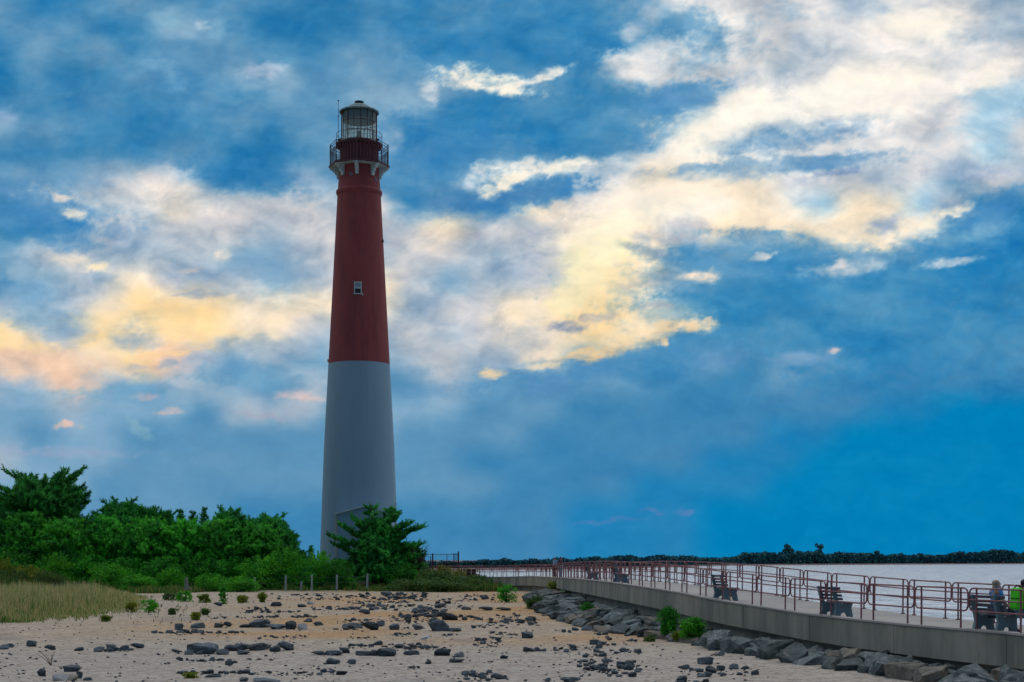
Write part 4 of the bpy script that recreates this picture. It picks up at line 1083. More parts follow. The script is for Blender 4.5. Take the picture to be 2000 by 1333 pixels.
# prototypes of the other pines (unit height about 8 m)
PR = {
 'a': pine('pine_tree', 8, 6.2, np.random.default_rng(21), M['pinedark'], 'dome', 1400, 12, 1.0, 'x'),
 'b': pine('pine_tree', 8, 5.4, np.random.default_rng(22), M['pinedark'], 'dome', 1400, 13, 1.0, 'x'),
 'w': pine('pine_tree', 10, 9.5, np.random.default_rng(23), M['pinedark'], 'spread', 2600, 12, 1.1, 'x', bare=.35, fl=.6, fr=.28, lean=.3),
 'c': pine('cedar_tree', 8, 2.4, np.random.default_rng(24), M['pinedark'], 'cone', 60, 15, .7, 'x', bare=.2, fl=.4, fr=.22),
 'g': pine('pine_tree', 8, 6.0, np.random.default_rng(25), M['pine'], 'dome', 1900, 12, 1.1, 'x'),
}
H0 = dict(a=8, b=8, w=10, c=8, g=8)
TR = [ # proto, column, top row, distance, width factor, label
 ('w', 80, 940, 150, 1.0, 'tallest pine, broad flat crown spreading at the far left'),
 ('b', 4, 985, 154, .8, 'dark pine at the left edge, left of the tallest pine'),
 ('a', 160, 1010, 149, .75, 'pine filling the gap just right of the tallest pine'),
 ('a', 232, 982, 153, .95, 'pointed dark pine right of the broad tallest pine'),
 ('b', 285, 992, 155, .85, 'dark pine close right of the pointed pine'),
 ('b', 322, 999, 156, .55, 'slim dark pine left of the three thin cedars'),
 ('c', 352, 997, 157, .9, 'left one of three thin ragged cedars on the skyline'),
 ('c', 377, 1000, 158, .9, 'middle one of three thin ragged cedars on the skyline'),
 ('c', 399, 993, 157, .8, 'right and tallest of three thin ragged cedars on the skyline'),
 ('a', 450, 999, 153, .85, 'dark pine halfway between the thin cedars and lighthouse'),
 ('b', 488, 1014, 156, .6, 'small pine tip right of the halfway pine'),
 ('a', 528, 1011, 152, .9, 'rounded dark pine ending the left grove beside lighthouse'),
 ('b', 556, 1035, 150, .55, 'low pine on right shoulder of the left grove'),
 ('c', 608, 1066, 149, .55, 'tiny spiky pine against the sky left of the lighthouse foot'),
 ('b', 585, 1075, 150, .4, 'small dark pine just left of the lighthouse foot'),
 ('b', 800, 1062, 150, .6, 'low dark pine right of the two-tipped pine'),
 ('g', 60, 1004, 146, .9, 'green pine standing below the tallest pine'),
 ('g', 128, 1016, 144, .8, 'green pine in front of the gap right of tallest pine'),
 ('g', 205, 1012, 147, .75, 'green pine in front of the pointed dark pine'),
 ('g', 292, 1016, 146, .85, 'green pine in front of the slim dark pine'),
 ('g', 365, 1018, 147, .8, 'green pine below the thin cedars'),
 ('g', 432, 1016, 146, .85, 'green pine in front of the halfway pine'),
 ('g', 505, 1026, 147, .8, 'green pine in front of the rounded grove-end pine'),
]
for i, (k, c, top, D, w, lab) in enumerate(TR):
    sc_ = hgt(top, D) / H0[k]
    place(PR[k], base_loc(c, D), w if k != 'c' else w * .9, w if k != 'c' else w, sc_, i * 1.37, lab, 'cedars on the skyline' if k == 'c' and c < 420 else 'pines left of the lighthouse')

SP = {
 'l': shrub('shrub', 4, 5.2, np.random.default_rng(31), M['leaf'], 5200, .20, 18, 'x'),
 'm': shrub('shrub', 4, 5.0, np.random.default_rng(32), M['leafb'], 5200, .19, 17, 'x'),
 'r': shrub('shrub', 2.2, 4.2, np.random.default_rng(33), M['leafb'], 4200, .14, 22, 'x', ragged=.08),
 'y': shrub('shrub', 2, 3.4, np.random.default_rng(34), M['leafy'], 2600, .13, 14, 'x'),
 'o': shrub('shrub', 1.6, 4.5, np.random.default_rng(35), M['leafo'], 3600, .12, 18, 'x'),
}
SH0 = dict(l=(4, 5.2), m=(4, 5.0), r=(2.2, 4.2), y=(2, 3.4), o=(1.6, 4.5))
SHR = [ # proto, column, top, base row or distance, width px
 ('l', 30, 1066, 143, 110, 'leafy green shrub at the left edge below the pines'),
 ('m', 110, 1078, 141, 90, 'bright green shrub below the tallest pine'),
 ('l', 170, 1082, 143, 100, 'leafy green shrub right of the bright shrub under the tallest pine'),
 ('m', 210, 1098, 140, 80, 'bright low shrub above the slatted fence'),
 ('l', 250, 1088, 143, 100, 'leafy shrub below the pointed pine'),
 ('l', 320, 1086, 143, 100, 'leafy shrub below the slim dark pine'),
 ('l', 385, 1084, 144, 90, 'leafy shrub below the three thin cedars'),
 ('m', 335, 1108, 140, 60, 'bright shrub just left of the wooden stump'),
 ('l', 450, 1086, 144, 100, 'leafy shrub behind the two round bushes'),
 ('m', 510, 1084, 142, 90, 'bright shrub behind the leftmost fence post'),
 ('m', 560, 1068, 143, 90, 'tall yellow-green shrub at the right end of the grove'),
 ('m', 625, 1075, 143, 70, 'bright shrub below the lighthouse foot'),
 ('l', 590, 1095, 142, 70, 'low green shrub behind the middle fence posts'),
 ('l', 665, 1092, 142, 70, 'low green shrub left under the two-tipped pine'),
 ('l', 790, 1100, 144, 80, 'green shrub right under the two-tipped pine'),
 ('r', 415, 1119, 136, 72, 'round bright bush, left one of two by the leftmost post'),
 ('r', 468, 1126, 133, 84, 'round bright bush, right one of two by the leftmost post'),
 ('y', 8, 1088, 138, 50, 'yellow-green shrub at the left edge behind the tall grass'),
 ('y', 55, 1104, 137, 80, 'yellowish olive shrub behind the tall grass at left'),
 ('r', 270, 1122, 138, 80, 'low bright bush right of the slatted fence'),
 ('o', 20, 1112, 134, 90, 'grey olive shrub at the left edge behind the grass'),
 ('o', 95, 1112, 135, 70, 'brownish olive shrub behind the tall grass'),
 ('y', 862, 1104, 146, 60, 'yellow flowering shrub below the wire enclosure'),
 ('y', 905, 1110, 146, 60, 'yellowish shrub at the top of the dune below the signs'),
 ('o', 850, 1112, 140, 110, 'olive shrub on the dune left of the yellow shrubs'),
 ('o', 925, 1122, 138, 120, 'olive ground bush on the right slope of the dune'),
 ('o', 880, 1126, 134, 150, 'wide low bush spread over the middle of the dune'),
 ('o', 800, 1130, 136, 110, 'wide low bush under the two-tipped pine at the sand edge'),
]
for i, (k, c, top, D, wpx, lab) in enumerate(SHR):
    h0, w0 = SH0[k]; place(SP[k], base_loc(c, D), wpx / F * D / w0, wpx / F * D / w0 * 1.0, hgt(top, D) / h0, i * 2.1, lab, 'shrubs at the edge of the beach')
# shrubs by the rocks
def rock_bush(name, c, top, bot, wpx, D, zb_, m, seed, lab, cat='bush', **kw):
    H = (bot - top) / F * D; return shrub(name, H, wpx / F * D, np.random.default_rng(seed), m, kw.pop('n', 900), kw.pop('leaf', .09), kw.pop('lumps', 9), lab, cat, 'bushes by the rocks', (gx(c, D), D, gz(bot, D)), **kw)
rock_bush('bush', 990, 1142, 1177, 42, 100, 0, M['leaf'], 41, 'dark upright bush alone on the sand before the dune')
rock_bush('bush', 1082, 1136, 1164, 50, 112, 0, M['leafy'], 42, 'yellow-green bush below the far bend of the wall', n=1400)
rock_bush('bush', 1046, 1166, 1194, 44, 86, 0, M['leafo'], 43, 'olive tuft where the rock bank begins', n=1200)
rock_bush('bush', 1106, 1152, 1176, 36, 100, 0, M['leaf'], 44, 'small green bush at the top of the rock bank')
rock_bush('bush', 1146, 1178, 1208, 24, 71, 0, M['leaf'], 45, 'thin leaning green bush amid the middle of the rock bank', n=500, leaf=.07)
rock_bush('bush', 1306, 1186, 1244, 34, 53.5, 0, M['leaf'], 46, 'tall dark green bush growing against the sea wall', n=1700, leaf=.075, lumps=14)
rock_bush('bush', 1352, 1208, 1248, 52, 51.5, 0, M['leafb'], 47, 'round bright green bush in front of the sea wall', n=2000, leaf=.065, lumps=16, ragged=.1)
rock_bush('bush', 1326, 1234, 1252, 26, 52.0, 0, M['leafy'], 48, 'small yellow-green bush at the foot of the bright round one', n=500, leaf=.06)
rock_bush('bush', 1284, 1240, 1252, 22, 54, 0, M['leafo'], 49, 'creeping green tuft at the sand edge of the rock bank', n=300, leaf=.06)
# weeds on the sand
WEEDS = [(290, 1173, 1197, 34, 'leafb', 'bright green weed at the right end of the tall grass'), (258, 1178, 1196, 24, 'leafy', 'yellowish weed left of the bright one at the grass end'), (335, 1160, 1174, 40, 'leafo', 'low green weeds patch right of the tall grass'),
 (362, 1156, 1176, 34, 'leafb', 'bright weeds in front of the wooden stump'), (400, 1162, 1178, 30, 'leafy', 'yellow-green weed patch left of the round bushes'), (336, 1190, 1201, 14, 'leafo', 'tiny weed on bare sand beyond the first rocks'),
 (382, 1198, 1211, 18, 'leafy', 'small reddish green weed above the first rock row'), (400, 1191, 1202, 12, 'leafo', 'tiny weed just right of the reddish one'), (436, 1148, 1180, 18, 'leafb', 'upright leafy weed in front of the right round bush'),
 (474, 1164, 1178, 22, 'leafy', 'sprawling yellow weed right of the upright one'), (512, 1158, 1177, 12, 'leafy', 'thin yellow weed at the far edge of the sand'), (207, 1204, 1214, 16, 'leafy', 'tiny yellow weed below the grass edge'),
 (370, 1316, 1326, 14, 'leafy', 'tiny weed among the nearest row of stones'), (1268, 1246, 1253, 16, 'leafo', 'tiny creeping weed by the sand edge of the rocks')]
for i, (c, top, bot, w, m, lab) in enumerate(WEEDS):
    x, D = on_sand(c, bot); rock_bush('weed', c, top, bot, w, D, 0, M[m], 60 + i, lab, 'weed', n=170, leaf=.10 * D / 90 + .02, lumps=5, ragged=.55)
# bare shrub behind the pine and the dry stalk on the sand
t = thing('bare_shrub', base_loc(818, 148), 'leafless reddish shrub right of the two-tipped pine', 'shrub'); mb = MB(); rr_ = random.Random(8); H = hgt(1058, 148)
for k in range(46):
    a = rr_.uniform(0, 6.28); e = rr_.uniform(.2, 1); p0 = Vector((0, 0, H * .35)); p1 = Vector((math.cos(a) * e, math.sin(a) * e, H * rr_.uniform(.6, .9))); p2 = p1 + Vector((math.cos(a) * .4, math.sin(a) * .4, rr_.uniform(0, .5)))
    mb.tube([(0, 0, 0), p0, p1, p2], [.04, .03, .02, .01], 4, cap=False)
mb.build('branches', M['twig'], t)
x, D = on_sand(100, 1301); t = thing('dry_stalk', (x, D, SAND), 'dry bare twigs sprouting from the sand at lower left', 'twig'); mb = MB()
for k in range(7):
    a = rr_.uniform(-.9, .4); L = rr_.uniform(.3, .62); b = Vector((math.sin(a) * L, rr_.uniform(-.1, .1), L * math.cos(a) * .8)); mb.tube([(0, 0, 0), b * .5 + Vector((0, 0, .04)), b], [.010, .008, .005], 4, cap=False)
mb.build('twigs', M['buoy'], t)

# ------------------------------------------------------------------ grass
def blades(n, xs, ys, hts, cols_, rng, name, label, w=.022, lean=.25, zoff=0.0):
    C = np.stack([xs, ys, np.full(n, SAND - .02) + zoff], 1)
    a = rng.uniform(0, 2 * PI, n); ln = hts * rng.uniform(0, lean, n)
    sd = np.stack([-np.sin(a), np.cos(a), np.zeros(n)], 1) * w * rng.uniform(.6, 1.4, n)[:, None]
    th = rng.uniform(0, 2 * PI, n); off = np.stack([np.cos(th) * ln, np.sin(th) * ln, hts], 1)
    mid = C + off * .5 * np.array([.6, .6, 1.05])
    V = np.stack([C - sd, C + sd, mid + sd * .8, mid - sd * .8, C + off + sd * .15, C + off - sd * .15], 1).reshape(-1, 3)
    i = np.arange(n)[:, None] * 6; Fc = np.concatenate([i + np.array([[0, 1, 2, 3]]), i + np.array([[3, 2, 4, 5]])], 0)
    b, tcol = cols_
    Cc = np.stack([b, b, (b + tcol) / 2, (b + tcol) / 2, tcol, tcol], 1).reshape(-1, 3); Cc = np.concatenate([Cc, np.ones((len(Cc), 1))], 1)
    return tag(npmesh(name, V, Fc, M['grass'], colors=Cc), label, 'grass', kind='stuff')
g = np.random.default_rng(77); n = 60000
cc = g.uniform(-160, 275, n); cc = np.where(cc > 190, cc + g.normal(size=n) * 16, cc); rowb = g.uniform(1164, 1216, n)
lim = 1219 - np.clip(cc, 0, 400) * .11 + 2.5 * np.sin(cc * .041 + 1) + 1.6 * np.sin(cc * .17) + g.normal(size=n) * 3.5
keep = rowb < lim; cc = cc[keep]; rowb = rowb[keep]; n = len(cc)
Dg = (EYE - SAND) * F / (rowb - HY); hx = (cc - 1000) / F * Dg
clump = .5 + .5 * np.sin(hx * 1.1 + np.sin(Dg * .4) * 2) * np.cos(Dg * .35 + hx * .3)
edge_ = np.clip((lim[keep] - rowb) / 14, .15, 1) * np.clip((290 - cc) / 100, .18, 1)
ht = (.42 + .62 * clump + g.normal(size=n) * .24) * edge_; ht = np.clip(ht, .12, 2.1)
straw = g.random(n) < .78
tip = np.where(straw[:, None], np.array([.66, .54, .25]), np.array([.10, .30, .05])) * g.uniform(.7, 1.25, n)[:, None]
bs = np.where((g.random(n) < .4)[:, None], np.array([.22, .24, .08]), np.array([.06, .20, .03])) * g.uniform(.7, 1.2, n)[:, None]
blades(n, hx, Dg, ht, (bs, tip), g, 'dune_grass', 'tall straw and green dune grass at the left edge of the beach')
n = 26000; cc = g.uniform(250, 985, n); Dg = g.uniform(126, 147, n)
Dlim = np.interp(cc, [250, 330, 420, 520, 650, 800, 985], [112, 124, 134, 138, 138, 135, 132]) + 1.5 * np.sin(cc * .05) + 1.0 * np.sin(cc * .21); keep = Dg > Dlim
cc = cc[keep]; Dg = Dg[keep]; n = len(cc); hx = (cc - 1000) / F * Dg
ht = np.clip(.30 + .30 * np.sin(cc * .07) * np.sin(Dg) + g.normal(size=n) * .12, .08, .8) + np.clip((cc - 780) / 200, 0, .5)
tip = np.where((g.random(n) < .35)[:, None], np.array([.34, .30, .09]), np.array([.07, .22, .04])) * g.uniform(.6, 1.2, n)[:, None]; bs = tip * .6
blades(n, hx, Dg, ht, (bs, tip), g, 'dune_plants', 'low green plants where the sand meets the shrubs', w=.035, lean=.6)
# thin scattered sprigs at the grass edge
n = 2600; cc = g.uniform(-20, 420, n); rb = g.normal(1200, 12, n) - cc * .03; rb = np.clip(rb, 1175, 1235); Dg = (EYE - SAND) * F / (rb - HY); hx = (cc - 1000) / F * Dg
sel = (np.sin(cc * .13) + np.sin(cc * .37 + rb * .2)) > .5; cc, Dg, hx = cc[sel], Dg[sel], hx[sel]; n = len(cc)
tip = np.array([[.12, .15, .05]]) * g.uniform(.6, 1.4, n)[:, None]
blades(n, hx, Dg, g.uniform(.05, .16, n), (tip * .7, tip), g, 'beach_sprigs', 'sparse sprigs scattered on the sand in front of the tall grass', w=.02, lean=1.0)

# ------------------------------------------------------------------ fences at the vegetation edge
t = thing('wire_fence', base_loc(607, 136), 'row of pale blue-grey posts strung with wire before the shrubs', 'fence'); prev = None
for c, top, bot in ((497, 1127, 1143), (557.5, 1123, 1144), (608.5, 1122, 1153), (657.5, 1122, 1150), (717, 1120, 1146), (588, 1135, 1144)):
    D = 136.0; mb = MB(); b = Vector((gx(c, D) - t.location.x, 0, 0)); h = gz(top, D) - SAND
    mb.tube([b, b + Vector((.03, 0, h))], .085, 8); mb.build('post', M['post'], t)
    if c != 588:
        if prev is not None:
            w = MB()
            for k in (.55, .85): w.tube([prev[0] + Vector((0, -.09, prev[1] * k)), b + Vector((0, -.09, h * k))], .006, 3)
            w.build('wire', M['picket'], t)
        prev = (b, h)
t = thing('slat_fence', base_loc(135, 127), 'weathered grey slatted fence half hidden behind the tall grass', 'fence'); mb = MB(); prr = random.Random(3)
for c in np.arange(96, 172, 2.0):
    D = 127.0; b = Vector((gx(c, D) - t.location.x, prr.uniform(-.05, .05), .0)); h = gz(1139 + prr.uniform(-1.5, 3), D) - SAND
    mb.box((b.x, b.y, h / 2), (.035, .012, h), prr.uniform(-.2, .2))
mb.build('picket', M['picket'], t)
w = MB()
for k in (.4, 1.0): w.tube([(gx(96, 127) - t.location.x, .02, k), (gx(172, 127) - t.location.x, .02, k)], .008, 4)
w.build('wire', M['picket'], t)
t = thing('stump', base_loc(364, 131), 'weathered grey wooden stump left of the round bushes', 'stump'); mb = MB()
mb.lathe([(.30, 0), (.22, .3), (.15, .8), (.13, 1.15), (.06, 1.4)], 9, cap=True); mb.tube([(0, 0, .6), (.35, 0, .35), (.5, 0, 0)], [.09, .08, .07], 6); mb.build('wood', M['picket'], t)

# ------------------------------------------------------------------ rocks
def hull(seed, n=16, box=.35, sq=(1, 1, 1), bev=.05, rough=0):
    r = np.random.default_rng(seed); bm = bmesh.new()
    for k in range(n):
        d = r.normal(size=3); d /= np.linalg.norm(d); d = np.sign(d) * np.abs(d) ** (1 - box); d /= max(abs(d)) ** box
        d = d * r.uniform(.72, 1.0) * .5 * np.array(sq); bm.verts.new(tuple(d))
    res = bmesh.ops.convex_hull(bm, input=bm.verts)
    bmesh.ops.delete(bm, geom=list({e for e in res['geom_interior'] + res['geom_unused'] if isinstance(e, bmesh.types.BMVert)}), context='VERTS')
    bmesh.ops.dissolve_limit(bm, angle_limit=.12, verts=bm.verts, edges=bm.edges)
    if bev: bmesh.ops.bevel(bm, geom=bm.edges[:], offset=bev * .5, segments=1, affect='EDGES', clamp_overlap=True)
    if rough:
        bmesh.ops.triangulate(bm, faces=bm.faces[:]); bmesh.ops.subdivide_edges(bm, edges=bm.edges[:], cuts=1, use_grid_fill=True); bmesh.ops.subdivide_edges(bm, edges=[e for e in bm.edges if e.calc_length() > .12], cuts=1, use_grid_fill=True)
        bmesh.ops.triangulate(bm, faces=bm.faces[:]); bm.normal_update()
        from mathutils import noise as mn
        for v in bm.verts: v.co += v.normal * (rough * (mn.noise(v.co * 4.5 + Vector((seed, 0, 0))) + .5 * mn.noise(v.co * 11)))
    zs_ = [v.co.z for v in bm.verts]; xs_ = [v.co.x for v in bm.verts]; ys_ = [v.co.y for v in bm.verts]
    for v in bm.verts:      # unit box, base at z = 0
        v.co.x = (v.co.x - min(xs_)) / (max(xs_) - min(xs_)) - .5; v.co.y = (v.co.y - min(ys_)) / (max(ys_) - min(ys_)) - .5; v.co.z = (v.co.z - min(zs_)) / (max(zs_) - min(zs_))
    me = bpy.data.meshes.new('stone'); bm.to_mesh(me); bm.free(); return me
RM = [hull(100 + i, 13 + i % 5, .15 + .06 * (i % 4), rough=.05 if i < 14 else 0) for i in range(14)]
for me in RM: me.materials.append(M['rock'])
RL = hull(150, 15); RL.materials.append(M['rocklight']); RB = hull(151, 14); RB.materials.append(M['rockbeige'])
# single stones that can be told apart: centre column, base row, width, height in pixels, mesh, label
BIG = [
 (83, 1323, 22, 18, 3, 'mottled round grey rock left of the nearest rock pile at lower left'), (141, 1314, 33, 15, 5, 'dark block on top of the nearest rock pile at lower left'),
 (120, 1331, 32, 15, 'L', 'pale white-blue rock under the dark block at lower left'), (144, 1331, 18, 15, 'B', 'beige rock right of the pale rock at lower left'), (156, 1327, 12, 18, 2, 'upright grey rock leaning at the right of the beige rock'),
 (170, 1331, 16, 8, 1, 'small flat dark stone right of the lower left pile'), (98, 1270, 22, 12, 4, 'rounded grey rock standing alone between small peaked stones at left'), (155, 1272, 17, 8, 6, 'small grey rock left of the long stone row at left'),
 (60, 1263, 20, 14, 7, 'peaked dark rock near the left edge of the beach'), (8, 1268, 20, 11, 8, 'grey rock at the left edge of the beach'), (20, 1264, 14, 8, 9, 'small grey rock touching the rock at the left edge'),
 (267, 1268, 26, 12, 10, 'rounded stone closing the right end of the left stone row'), (219, 1272, 22, 16, 11, 'peaked stone in the middle of the left stone row'), (193, 1274, 20, 12, 0, 'dark stone opening the left end of the left stone row'),
 (350, 1230, 18, 15, 12, 'dark upright rock standing alone above the first thin stone row'), (386, 1227, 27, 12, 1, 'flat layered rock right of the dark upright rock'), (428, 1226, 19, 11, 2, 'grey rock left of a lighter cube-shaped one'), (444, 1224, 16, 12, 4, 'grey cube-shaped rock leaning on its left neighbour'),
 (508, 1226, 40, 19, 6, 'tall slanting dark rock in the stone group left of centre'), (480, 1226, 26, 8, 3, 'low dark stone at foot of the tall slanting rock'), (545, 1230, 50, 12, 13, 'long dark low rock right of the slanting rock'), (570, 1230, 20, 20, 5, 'upright blue-grey rock in the stone group left of centre'),
 (592, 1230, 18, 14, 'L', 'pale rock at the right end of the group left of centre'), (602, 1216, 18, 8, 8, 'small dark stone above the pale rock'), (622, 1223, 20, 9, 9, 'low grey rock right of the pale one, left of centre'),
 (426, 1184, 17, 9, 10, 'lone grey rock below the round bushes'), (590, 1186, 17, 8, 11, 'dark flat rock beside a pale blue stone'), (607, 1181, 13, 8, 'L', 'pale blue stone on the far sand'), (539, 1184, 22, 10, 7, 'peaked dark rock on the far sand below the fence posts'),
 (383, 1276, 34, 22, 12, 'big grey boulder, left end of the largest rock row'), (406, 1278, 42, 25, 5, 'biggest pale-sided boulder of the largest rock row'), (369, 1279, 17, 11, 8, 'small rock in front of the big left boulder'), (393, 1279, 18, 8, 1, 'low block in front of the biggest boulder'),
 (434, 1280, 25, 13, 0, 'dark rock just right of the biggest boulder'), (452, 1273, 28, 14, 3, 'dark rock behind, right of the biggest boulder'), (474, 1272, 32, 16, 13, 'dark squared boulder left in the middle of the largest row'), (507, 1272, 44, 16, 9, 'broad dark boulder right in the middle of the largest row'),
 (476, 1280, 24, 9, 2, 'low stone in front of the squared boulders'), (538, 1275, 20, 14, 6, 'grey rock left of the sloping end boulder'), (556, 1272, 34, 20, 4, 'sloping blue-grey boulder at right end of the largest row'),
 (621, 1280, 26, 10, 10, 'dark rock opening the row right of the largest row'), (650, 1280, 36, 11, 7, 'long grey rock in the row right of the largest row'), (674, 1276, 22, 14, 11, 'peaked rock closing the row right of the largest row'),
 (712, 1280, 34, 11, 12, 'low dark rock left of the big black boulder'), (734, 1280, 18, 14, 2, 'grey block touching the left of the big black boulder'), (757, 1281, 34, 19, 5, 'big black boulder left of the gull'),
 (802, 1279, 30, 11, 1, 'rounded flat rock below and left of the gull'), (865, 1281, 34, 17, 3, 'big dark wedge-shaped boulder right of the gull'), (688, 1227, 40, 11, 8, 'grey rock with a pale face in the central row'), (722, 1231, 34, 20, 10, 'large blue-grey rock in the central row'),
 (743, 1224, 16, 14, 0, 'dark cube-shaped rock in the central row'), (770, 1231, 20, 14, 6, 'dark round rock between the cube and two small stones'), (815, 1231, 22, 12, 13, 'dark low rock left of the tall peaked rock at centre'), (857, 1233, 36, 25, 9, 'tall peaked rock at centre of the beach'),
 (886, 1233, 28, 8, 7, 'flat rock right of the tall peaked rock at centre'), (712, 1201, 22, 12, 4, 'lone dark rock upper centre of the beach'), (878, 1213, 30, 17, 11, 'large grey rock ending the upper central pile'), (855, 1205, 26, 12, 12, 'grey rock behind the end of the upper central pile'),
 (1029, 1246, 24, 15, 5, 'lone peaked rock on the orange sand'), (1146, 1232, 22, 12, 8, 'square dark rock at the foot of the rock bank'), (1146, 1221, 18, 9, 'B', 'rounded beige stone balanced on the square dark rock'), (1379, 1298, 32, 17, 12, 'lone peaked grey rock near lower right'),
 (898, 1284, 20, 11, 1, 'upper rock of the small stack below the gull'), (893, 1293, 30, 8, 2, 'flat lower stone of the small stack below the gull'), (984, 1287, 14, 8, 3, 'lone round stone right of the small stack'), (837, 1296, 12, 8, 6, 'lone round stone below the wedge-shaped boulder'),
 (1116, 1331, 42, 14, 13, 'wide dark rock at the bottom edge, right of centre'), (1070, 1330, 12, 9, 0, 'small dark stone at bottom edge left of the wide dark rock'), (948, 1172, 16, 8, 9, 'round grey rock on the far sand left of the lone bush'), (948, 1193, 28, 9, 10, 'long grey rock below the one left of the lone bush'), (983, 1193, 30, 7, 4, 'flat dark rock nearest below the lone bush'),
 (755, 1162, 22, 8, 5, 'pale-topped rock pile at the far edge of the sand'), (910, 1192, 20, 7, 7, 'flat dark rock right of the far central pile'), (1112, 1203, 20, 9, 3, 'grey peaked rock at the left foot of the rock bank'), (1085, 1206, 24, 8, 12, 'low grey rock left of the rock bank'),
 (667, 1317, 20, 9, 2, 'grey stone right end of the nearest thin stone row'), (415, 1324, 30, 8, 1, 'flat dark stone below the nearest thin stone row'), (476, 1332, 18, 9, 6, 'peaked dark stone at the bottom edge left of centre'), (518, 1332, 50, 6, 13, 'long low dark stone at the bottom edge left of centre'),
]
nI = 0; rk = random.Random(12)
def stone(c, row, wpx, hpx, me, label, group=None, rz=None, bury=.12):
    global nI
    x, D = on_sand(c, row); w = wpx / F * D; h = hpx / F * D
    o = bpy.data.objects.new('stone', me); COL.objects.link(o)
    D += w * .15; x = gx(c, D)
    o.location = (x, D, sandz(x, D) - h * bury); o.scale = (w, w * rk.uniform(.65, .95), h * (1 + bury)); o.rotation_euler = (rk.uniform(-.08, .08), rk.uniform(-.1, .1), rk.uniform(-.35, .35) if rz is None else rz)
    tag(o, label, 'rock', group); nI += 1; return o
for (c, row, w, h, k, lab) in BIG:
    me = RL if k == 'L' else RB if k == 'B' else RM[k]; stone(c, row, w * 1.06, h * .88, me, lab)
